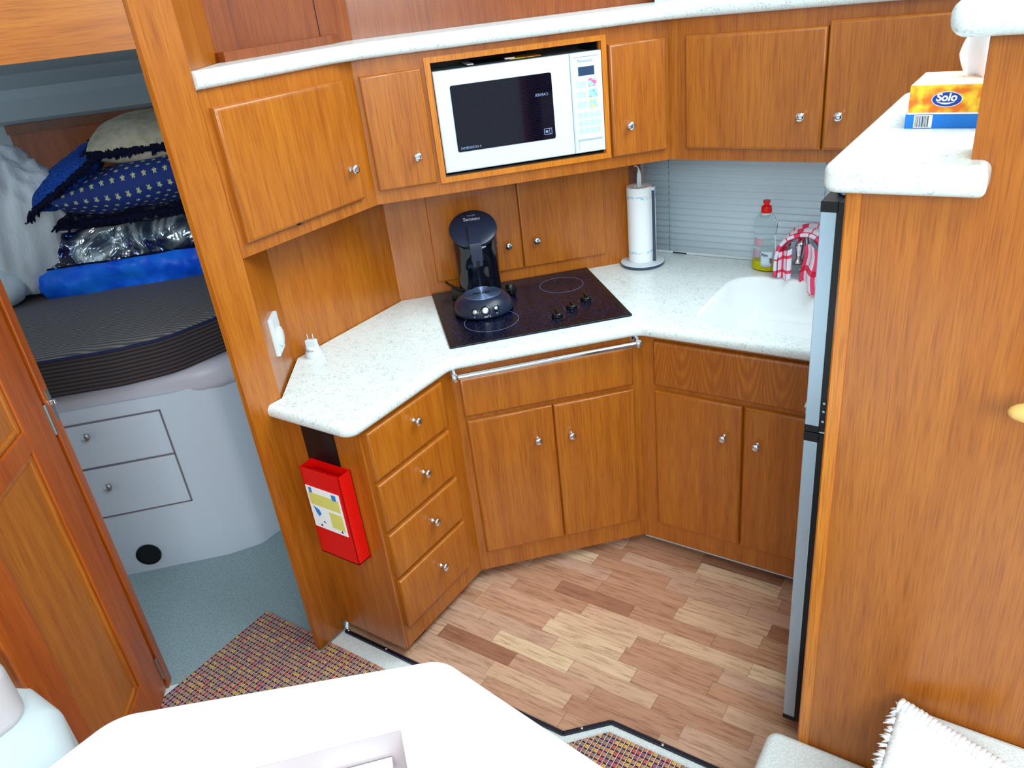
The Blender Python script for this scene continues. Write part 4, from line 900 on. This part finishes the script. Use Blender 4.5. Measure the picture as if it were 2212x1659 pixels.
# ---- fridge
fr = thing('fridge', 'tall two door fridge with silver doors and black edges', 'fridge', (-.355, 1.54, .04))
b = MB(fr); b.box(.042, .58, .002, .505, 0, 1.44, .004); b.build('fridge_body', 'black', smooth='auto')
for (z0, z1, cap0, cap1) in ((.945, 1.420, .929, 1.442), (.026, .905, .012, .929)):
    b = MB(fr); b.box(0, .030, 0, .50, z0, z1, .002); o = b.build('door', 'steel', smooth='auto')
    b = MB(); b.box(-.0005, .032, -.001, .501, cap0 + .001 if cap0 > .5 else cap0, z0, .001); b.box(-.0005, .032, -.001, .501, z1, cap1 - .001, .001); b.box(.030, .043, .001, .50, cap0 + .002, cap1 - .002); b.build('door_edge', 'black', o)
b = MB(fr); b.tube([(-.001, .03, .955), (-.006, .03, .960), (-.0075, .03, .972), (-.004, .03, .986), (.0, .03, .988)], .003, 8); b.build('handle', 'white', smooth='auto')
for z in (.955, .975, .93): 
    b = MB(fr); b.lathe([(.003, 0), (.003, .001), (0, .0015)], c=(.037, .0, z + .03), rot=RFRONT, n=10); b.build('screw', 'steel', smooth='auto')
b = MB(fr); b.box(.030, .070, -.0005, .02, .931, .934); b.build('hinge', 'chrome')

# ---- blue-white cloth bundle on the fridge
b = MB(); 
for s in range(1): bmesh.ops.create_icosphere(b.bm, subdivisions=4, radius=1)
for v in b.bm.verts:
    v.co = Vector((v.co.x * .034, v.co.y * .06, max(-.0, v.co.z) * .056 + .0)) * (1 + .15 * noise.noise(v.co * 2.3))
tag(b.build('cloth_bundle', 'china', smooth=True, loc=(-.318, 1.645, 1.4825)), 'blue and white patterned cloth bundle on top of the fridge', 'cloth')

# ---- shelves on the partition
P, sr = fillet([(-.312, 1.336), (-.075, 1.336), (-.075, 1.386), (-.104, 1.386), (-.104, 1.412), (.20, 1.412), (.20, 2.062), (-.312, 2.062)], [.028, 0, 0, 0, 0, 0, 0, .03], 6)
b = MB(); nosed(b, P, [s in (0, 7, 6, 1) for s in sr], 1.549, 1.598, .016, 5)
tag(b.build('shelf_top', 'solid', smooth='auto'), 'white speckled shelf over the fridge wrapping round the partition', 'shelf')
P, sr = fillet([(-.156, 1.330), (.5, 1.330), (.5, 1.386), (-.106, 1.386), (-.106, 1.42), (-.156, 1.45)], [.03, 0, 0, 0, 0, 0], 7)
b = MB(); nosed(b, P, [s in (0, 5, 4) for s in sr], 1.775, 1.828, .024, 5)
tag(b.build('shelf_top', 'solid', smooth='auto'), 'white speckled capping at the top right corner', 'shelf')
# ---- tissue box
tb = thing('tissue_box', 'orange and blue box of tissues on the shelf over the fridge', 'tissue box', (-.236, 1.628, 1.598))
b = MB(tb); b.box(0, .235, 0, .165, .027, .074, .0012); b.build('box_upper', 'orange', smooth='auto')
b = MB(tb); b.box(-.003, .237, -.001, .167, .0, .024, .001); b.build('box_base', 'blue_box', smooth='auto')
b = MB(tb); b.box(.001, .234, .001, .164, .074, .0746); b.build('box_lid', 'peach')
b = MB(tb); b.box(-.0, .2352, -.0006, .0, .0245, .0275); b.build('white_band', 'paper')
b = MB(tb); b.box(.012, .042, -.002, -.001, .0015, .0235); b.build('barcode_patch', 'paper')
b = MB(tb)
x = .014
for wd in (.0006, .0008, .0012, .0005, .0015, .0006, .0022, .0008, .0012, .0006, .002): b.box(x, x + wd, -.0024, -.0019, .003, .022); x += wd + .0010
b.build('barcode', 'charcoal')
def ell(cx, cz_, a, c, y0, y1, mat, name):
    b = MB(tb); b.loops([[(cx + a * math.cos(2 * PI * i / 40), y, cz_ + c * math.sin(2 * PI * i / 40)) for i in range(40)] for y in (y0, y1)]); return b.build(name, mat)
ell(.0610, .0500, .0245, .0132, -.0010, 0, 'paper', 'logo_border'); ell(.0610, .0500, .0232, .0120, -.0014, -.0006, 'navy', 'logo_oval')
text(tb, 'logo_lettering', 'Solo', .0185, 'paper', (.0600, -.0016, .0475), (PI / 2, 0, 0), align='CENTER', shear=.15, bold=.0006)
b = MB(tb); b.loops([[(.046 + .028 * t, y, .0455 - .0035 * math.sin(PI * t) + (.0012 if k else -.0004) * math.sin(PI * t)) for t in [i / 10 for i in range(11)] for k in (0,)] + [(.046 + .028 * t, y, .0462 - .0018 * math.sin(PI * t)) for t in [i / 10 for i in range(10, -1, -1)]] for y in (-.0018, -.0012)]); b.build('logo_swash', 'paper')
b = MB(tb)
def tis(u, v):
    a = (u - .5); h = v
    wd = .030 + .035 * math.sin(min(1, h * 1.25) * PI * .5) - .040 * max(0, h - .35)
    x = .108 + a * 2 * wd + .030 * h * h; y = .085 + .018 * math.sin(u * 9 + h * 2) * (1 - .3 * h) + .03 * h
    return Vector((x, y, .073 + .108 * h + .012 * math.sin(u * PI * 1.0) * h + .004 * math.sin(u * 17) * h))
b.grid(tis, 26, 14); b.build('tissue_sheet', 'paper', smooth=True, solid=.001)

# ---- grab rail tip on partition
gr = thing('grab_rail', 'pale wooden grab rail with rounded end at the right edge', 'rail', (.008, 1.30, 1.225))
b = MB(gr); rings = []
for t, w1, h1 in ((0, .002, .002), (.003, .009, .007), (.010, .014, .012), (.025, .017, .017), (.06, .018, .019), (.3, .018, .019)):
    rings.append([(t, w1 * math.cos(2 * PI * i / 16), .004 * min(1, t * 20) + h1 * math.sin(2 * PI * i / 16)) for i in range(16)])
b.loops(rings); b.build('rail_bar', 'rail_wood', smooth=True)
b = MB(gr); b.box(.09, .12, 0, .087, -.012, .014, .003); b.build('standoff', 'rail_wood')

# ---- fringed rug on the upper step
rg = thing('fringed_rug', 'white shaggy rug with twisted fringe on the upper step', 'rug', (-.07, 1.20, .432))
def rugf(u, v):
    A = Vector((.0, .145, 0)); B = Vector((.175, .085, 0)); C = Vector((.30, -.55, 0)); D = Vector((-.018, -.55, 0))
    p = (A * (1 - u) + B * u) * (1 - v) + (D * (1 - u) + C * u) * v
    z = .020 + .004 * noise.noise(Vector((p.x * 60, p.y * 60, 0))) 
    if p.x < .004: z -= (0.004 - p.x) * 1.2
    return Vector((p.x, p.y, z))
b = MB(rg); b.grid(rugf, 34, 60); b.build('rug_pile', 'fringe', smooth=True, solid=.012)
b = MB(rg); N = 22
for i in range(N):
    t = i / (N - 1); p = Vector((.0, .150, .026)).lerp(Vector((.190, .083, .026)), t); a = 1.25
    d = Vector((math.cos(a), math.sin(a), 0)) * (.013 + random.uniform(-.002, .003))
    b.tube([p - d * 1.4 + Vector((0, 0, -.006)), p - d * .5 + Vector((.001, 0, .007)), p + d * .5 + Vector((0, 0, .005)), p + d * 1.2 + Vector((.001, 0, -.010))], [.003, .0068, .0068, .003], 8)
b.build('twisted_fringe', 'fringe', smooth=True)
b = MB(rg)
for i in range(150):
    t = random.random(); y = .145 - t * .60; x = -.004 - .016 * min(1, t * 1.2); l = .010 + random.random() * .012; a = PI + random.uniform(-.7, .7); z = .018 + random.uniform(-.008, .004)
    p = Vector((x, y, z)); d = Vector((math.cos(a), math.sin(a), -.5)); b.tube([p, p + d * l * .6, p + d * l], [.0035, .0026, .0006], 5)
for i in range(30):
    x = random.uniform(-.004, .02); p = Vector((x, .146, .02)); a = random.uniform(1.2, 2.6); d = Vector((math.cos(a), math.sin(a), .1)); l = .006 + random.random() * .010; b.tube([p, p + d * l * .6, p + d * l], [.003, .0022, .0006], 5)
o = b.build('edge_tufts', 'fringe', smooth=True); o['kind'] = 'stuff'

# ---- table
TZ = .71
tb2 = thing('table', 'glossy white table with a recessed tray in the foreground', 'table', (-.95, .45, .0))
outer = [(-1.362, .392), (-.862, .818), (-.25, .725), (.05, -.45), (-.95, -.75), (-1.40, -.30)]
rec = [(-1.15, .304), (-.824, .643), (-.674, .511), (-1.0, .172)]
pp, sr = fillet(outer, [.10, .075, .1, .1, .1, .1], 10)
hole = fillet(rec, [.004] * 4, 2)[0]
b = MB(tb2); nosed(b, pp, [True] * len(pp), TZ - .035, TZ, .010, 4, hole=hole); b.build('table_top', 'table', smooth='auto')
b = MB(tb2); lo = offset(hole, [.0] * len(hole))
b.loops([[b.inv @ Vector((x, y, z)) for x, y in hole] for z in (TZ - .0005, TZ - .090)], cap=False); b.bm.verts.ensure_lookup_table(); b.bm.faces.new(list(b.bm.verts)[len(hole):]); b.build('recess_lining', 'recess')
b = MB(tb2); b.lathe([(.20, .0), (.20, .015), (.05, .03), (.04, .05), (.04, TZ - .036)], c=b.inv @ Vector((-.75, .1, .0)), n=32); b.build('pedestal', 'steel', smooth='auto')
for i, (cx, cy, w_, h_, rz) in enumerate(((-1.012, .356, .21, .12, .805), (-.846, .536, .13, .105, .805))):
    pt = thing('paper_stack', ['white papers at the left end of the table recess', 'white papers at the right end of the table recess'][i], 'papers', (cx, cy, TZ - .0885), rz)
    b = MB(pt); b.box(-w_ / 2, w_ / 2, -h_ / 2, h_ / 2, 0, .036 - .004 * i, .001); b.build('sheets', 'paper')
# ---- sofa
sf = thing('sofa', 'white vinyl settee corner at the lower left', 'sofa', (-1.75, .05, 0))
b = MB(sf); P, sr = fillet([(-2.0, .375), (-1.60, .372), (-1.40, .31), (-1.38, -.5), (-2.0, -.5)], [0, .06, .05, 0, 0], 8); nosed(b, P, [s in (0, 1, 2, 3) for s in sr], .28, .64, .045, 6); b.build('seat_cushion', 'sofa', smooth='auto')
b = MB(sf); b.prism([(-2.0, .33), (-1.60, .33), (-1.45, .27), (-1.43, -.5), (-2.0, -.5)], 0, .28); b.build('base', 'sofa')
b = MB(sf); P, sr = fillet([(-2.05, .335), (-1.605, .330), (-1.60, .10), (-1.70, -.5), (-2.05, -.5)], [0, .05, .03, 0, 0], 8); nosed(b, P, [s in (0, 1, 2) for s in sr], .632, .785, .03, 6); b.build('back_cushion', 'sofa_pink', smooth='auto')

# ================================================================== CABIN
bo = [(-3.55, .28), (-2.49, 1.325), (-2.415, 1.44), (-2.415, 3.0), (-3.05, 2.90), (-4.10, 1.85), (-4.25, .9)]
P, sr = fillet(bo, [0, .12, .08, 0, 0, 0, 0], 8)
bed = thing('bed', 'built in cabin berth with white moulded base and two drawers', 'bed', (-3.0, 1.6, 0), PI / 4)
b = MB(bed); b.prism(offset(P, [.0] * len(P)), 0, .74); b.build('berth_base', 'bed_white', smooth='auto')
lip = [(-3.57, .26), (-2.50, 1.355), (-2.32, 1.50), (-2.40, 1.64), (-2.40, 3.0), (-3.05, 2.92), (-4.10, 1.87), (-4.25, .9)]
lip = [(-3.57, .26), (-2.56, 1.275), (-2.40, 1.43), (-2.355, 1.66), (-2.355, 3.0), (-3.05, 2.90), (-4.09, 1.86), (-4.25, .9)]
P2, s2 = fillet(lip, [0, .3, .22, .3, 0, 0, 0, 0], 8)
b = MB(bed); nosed(b, P2, [s < 4 for s in s2], .70, .815, .045, 6); b.build('berth_lip', 'lip_white', smooth='auto')
mt = [(-3.55, .27), (-2.56, 1.20), (-2.46, 1.35), (-2.435, 1.56), (-2.43, 3.0), (-3.05, 2.90), (-4.08, 1.86), (-4.2, .9)]
P3, s3 = fillet(mt, [0, .3, .25, .3, 0, 0, 0, 0], 8)
b = MB(); b.inv = Matrix()
mo = thing('mattress', 'striped grey mattress on the cabin berth', 'mattress', (-3.0, 1.6, .815), PI / 4)
b = MB(mo); b.prism(P3, .816, .952); b.build('mattress_side', 'mattress_side', smooth='auto')
b = MB(mo); b.inv = MATS[mo.name].inverted()
def inset_ring(d, z): return [b.inv @ Vector((x, y, z)) for x, y in offset(P3, [d if s < 4 else 0 for s in s3])]
b.loops([inset_ring(0, .950), inset_ring(.012, .960), inset_ring(.05, .968), inset_ring(.25, .972)]); 
b.build('mattress_cover', 'mattress_top', smooth='auto')
b = MB(mo); P4 = offset(P3, [-.004] * len(P3)); b.tube([b.inv @ Vector((x, y, .951)) for (x, y), s in zip(P4, s3) if s < 4], .006, 8); b.build('piping', plain('navy_piping', rgb(16, 26, 70), .7), smooth=True)
# drawers in the berth front: local x = along diag
MATB = MATS[bed.name].inverted()
def bl_(a, z, out=0):   # a = along coordinate ((x+y)*S), plane y-x = 3.815
    x = (a / S - 3.815) / 2; y = x + 3.815; p = Vector((x + out * S, y - out * S, z)); return MATB @ p
for i, (a0, a1, z0, z1, ka, kz) in enumerate(((-1.30, -.889, .505, .680, -1.153, .637), (-1.30, -.889, .288, .495, -1.148, .418))):
    b = MB(bed); p0 = bl_(a0, z0); p1 = bl_(a1, z1); y = p0.y
    b.box(p0.x, p1.x, y - .004, y + .004, z0, z1, .0015); o = b.build('drawer', 'bed_white', smooth='auto')
    b = MB(); kb = MB(); kb.lathe([(0, 0), (.009, 0), (.009, .006), (.014, .010), (.014, .018), (.009, .022), (0, .0225)], rot=RFRONT, n=20); k = kb.build('knob', 'nickel', o, smooth='auto'); q = bl_(ka, kz); k.location = (q.x, y - .004, kz)
b = MB(bed); q = bl_(-1.30, 0); y = q.y; x1 = bl_(-.889, 0).x
for z in (.284, .499, .684): b.box(q.x, x1 + .004, y - .0012, y + .002, z - .0035, z + .0025)
b.box(x1 + .0005, x1 + .006, y - .0012, y + .002, .282, .686); b.build('drawer_groove', 'groove')
b = MB(bed); q = bl_(-1.110, .078); b.lathe([(.047, -.004), (.047, .003), (.043, .0045), (.042, .001), (0, .001)], c=q, rot=RFRONT, n=36); b.build('vent_hole', 'black', smooth='auto')

def pillow(name, lab, cat, c, size, rz, mat, tilt=(0, 0), group=None, p=2.6, wr=.012, seed=0, uv=False, fringe=None, children=None):
    o = thing(name, lab, cat, c, rz, group); b = MB(o); b.inv = Matrix(); w_, d_, h_ = size
    R3 = Matrix.Rotation(tilt[0], 3, 'X') @ Matrix.Rotation(tilt[1], 3, 'Y')
    def half(sgn):
        def fn(u, v):
            x, y = 2 * u - 1, 2 * v - 1; k = max(0, (1 - abs(x) ** p)) ** .55 * max(0, (1 - abs(y) ** p)) ** .55
            cr = 1 - .06 * (abs(x) ** 2 * abs(y) ** 2)
            v3 = Vector((x * w_ / 2 * cr, y * d_ / 2 * cr, sgn * h_ / 2 * k)); nz = noise.noise(Vector((x * 2.2 + seed, y * 2.2, sgn))) + .5 * noise.noise(Vector((x * 6 + seed, y * 6, sgn * 2)))
            v3.z += nz * wr * 1.3 * k ; return R3 @ v3
        return fn
    b.grid(half(1), 28, 28, uv=uv); b.grid(half(-1), 28, 28, uv=uv); bmesh.ops.remove_doubles(b.bm, verts=b.bm.verts, dist=wr * .1 + .001)
    b.build('cover', mat, smooth=True)
    if fringe:
        b = MB(o); b.inv = Matrix(); nn = 420
        for i in range(nn):
            t = i / nn * 4; s_ = int(t); f = 2 * (t - s_) - 1
            x, y = ((f, -1), (1, f), (-f, 1), (-1, -f))[s_]
            if abs(f) > .94: continue
            cr = 1 - .06 * (x * x * y * y)
            p0 = Vector((x * w_ / 2 * cr, y * d_ / 2 * cr, 0)); d = Vector((x if abs(x) == 1 else 0, y if abs(y) == 1 else 0, 0)).normalized() if max(abs(x), abs(y)) >= 1 else Vector((x, y, 0)).normalized()
            d += Vector((random.uniform(-.3, .3), random.uniform(-.3, .3), random.uniform(-1.0, .1))); l = .012 + random.random() * .014
            q0 = R3 @ (p0 - d * .012); q1 = R3 @ (p0 + d * l); b.tube([q0, q0.lerp(q1, .5) , q1], [.011, .009, .003], 5)
        b.build('fringe', fringe, smooth=True)['kind'] = 'stuff'
    return o
# blue storage bag: front base line (-3.328,1.381) -> (-2.80,1.91)
A0, A1 = Vector((-3.315, 1.395, 0)), Vector((-2.70, 2.01, 0)); nb = Vector((-S, S, 0)); tb_ = Vector((S, S, 0)); Lb = (A1 - A0).length
sg = thing('storage_bag', 'blue fabric storage bag with shiny clear top on the mattress', 'bag', (A0.x, A0.y, .972), PI / 4)
def bagf(z0, z1, dep, seed, amp, bulge, inset0=0, inset1=0):
    def fn(u, v):
        a = u * 3   # wrap: left side, front, right side
        z = z0 + (z1 - z0) * v; ins = inset0 + (inset1 - inset0) * v
        if a < 1: x, y = ins, dep * (1 - a)
        elif a < 2: x, y = ins + (Lb - 2 * ins) * (a - 1), 0
        else: x, y = Lb - ins, dep * (a - 2)
        if 1 <= a <= 2: y += ins * .8
        n_ = noise.noise(Vector((x * 9 + seed, z * 14, y * 9))) + .6 * noise.noise(Vector((x * 24 + seed, z * 20 + x * 20, y * 5)))
        o = amp * n_ - bulge * math.sin(PI * v)
        if 1 <= a <= 2: y += o
        elif a < 1: x += o
        else: x -= o
        return Vector((x, y, z))
    return fn
b = MB(sg); b.inv = Matrix(); b.grid(bagf(0, .122, .40, 3, .022, .018), 200, 18); b.build('fabric_side', 'bag_blue', smooth=True)
b = MB(sg); b.inv = Matrix(); b.grid(bagf(.122, .245, .40, 11, .018, .010, 0, .07), 180, 16); b.build('clear_side', 'foil', smooth=True)
b = MB(sg); b.inv = Matrix(); b.grid(lambda u, v: Vector((.06 + u * (Lb - .12), .05 + v * .34, .244 + .010 * noise.noise(Vector((u * 8, v * 8, 0))))), 30, 20); b.build('clear_top', 'foil', smooth=True)
b = MB(sg); b.inv = Matrix(); f = bagf(0, .122, .40, 3, .022, .018); b.tube([f(i / 60, 1) + Vector((0, -.002, .001)) for i in range(61)], .004, 6); b.build('zip', 'navy_fringe', smooth=True)

def onp(a, d, z): p = A0 + tb_ * a + nb * d; return (p.x, p.y, z)
pillow('cushion', 'dark floral cushion squashed on the storage bag', 'cushion', onp(.40, .225, 1.250), (.78, .42, .10), PI / 4, 'floral', group='cushions heaped on the berth', wr=.012, seed=4, fringe='navy_fringe')
pillow('quilt', 'folded navy quilt printed with small pale stars', 'quilt', onp(.50, .17, 1.345), (.74, .44, .20), PI / 4, 'stars', group='cushions heaped on the berth', wr=.016, seed=9, uv=True, tilt=(-.20, -.10))
pillow('cushion', 'royal blue plush cushion leaning left with dark fringe', 'cushion', onp(.175, .15, 1.405), (.42, .34, .12), PI / 4, 'blue_plush', group='cushions heaped on the berth', wr=.01, seed=2, tilt=(.15, -.52), fringe='navy_fringe')
pillow('cushion', 'beige cushion with dark fringe on top of the heap', 'cushion', onp(.545, .22, 1.520), (.50, .42, .18), PI / 4, 'beige', group='cushions heaped on the berth', wr=.008, seed=7, tilt=(.12, .0), fringe='navy_fringe')
# duvet heap
def blob(name, lab, cat, c, size, rz, mat, amp, seed, flat=0, sub=5):
    b = MB(); bmesh.ops.create_icosphere(b.bm, subdivisions=sub, radius=1)
    for v in b.bm.verts:
        q = v.co.copy(); n_ = noise.noise(Vector((q.x * 1.6 + seed, q.y * 1.6, q.z * .9))) + .55 * noise.noise(Vector((q.x * 5 + seed, q.y * 5, q.z * 1.6))) + .30 * abs(noise.noise(Vector((q.x * 11 + seed, q.y * 11, q.z * 3))))
        q *= 1 + amp * n_
        v.co = Vector((q.x * size[0], q.y * size[1], max(-.72, q.z) * size[2]))
    o = b.build(name, mat, smooth=True, loc=c); o.rotation_euler = (0, 0, rz); return tag(o, lab, cat)
blob('duvet', 'white satin duvet bundled at the left of the berth', 'duvet', (-3.45, 1.475, 1.225), (.225, .19, .315), .9, 'duvet', .20, 3)
blob('pillow', 'pale satin pillow at the left edge of the berth', 'pillow', (-3.50, 1.24, 1.055), (.19, .11, .105), .6, 'satin', .06, 8)
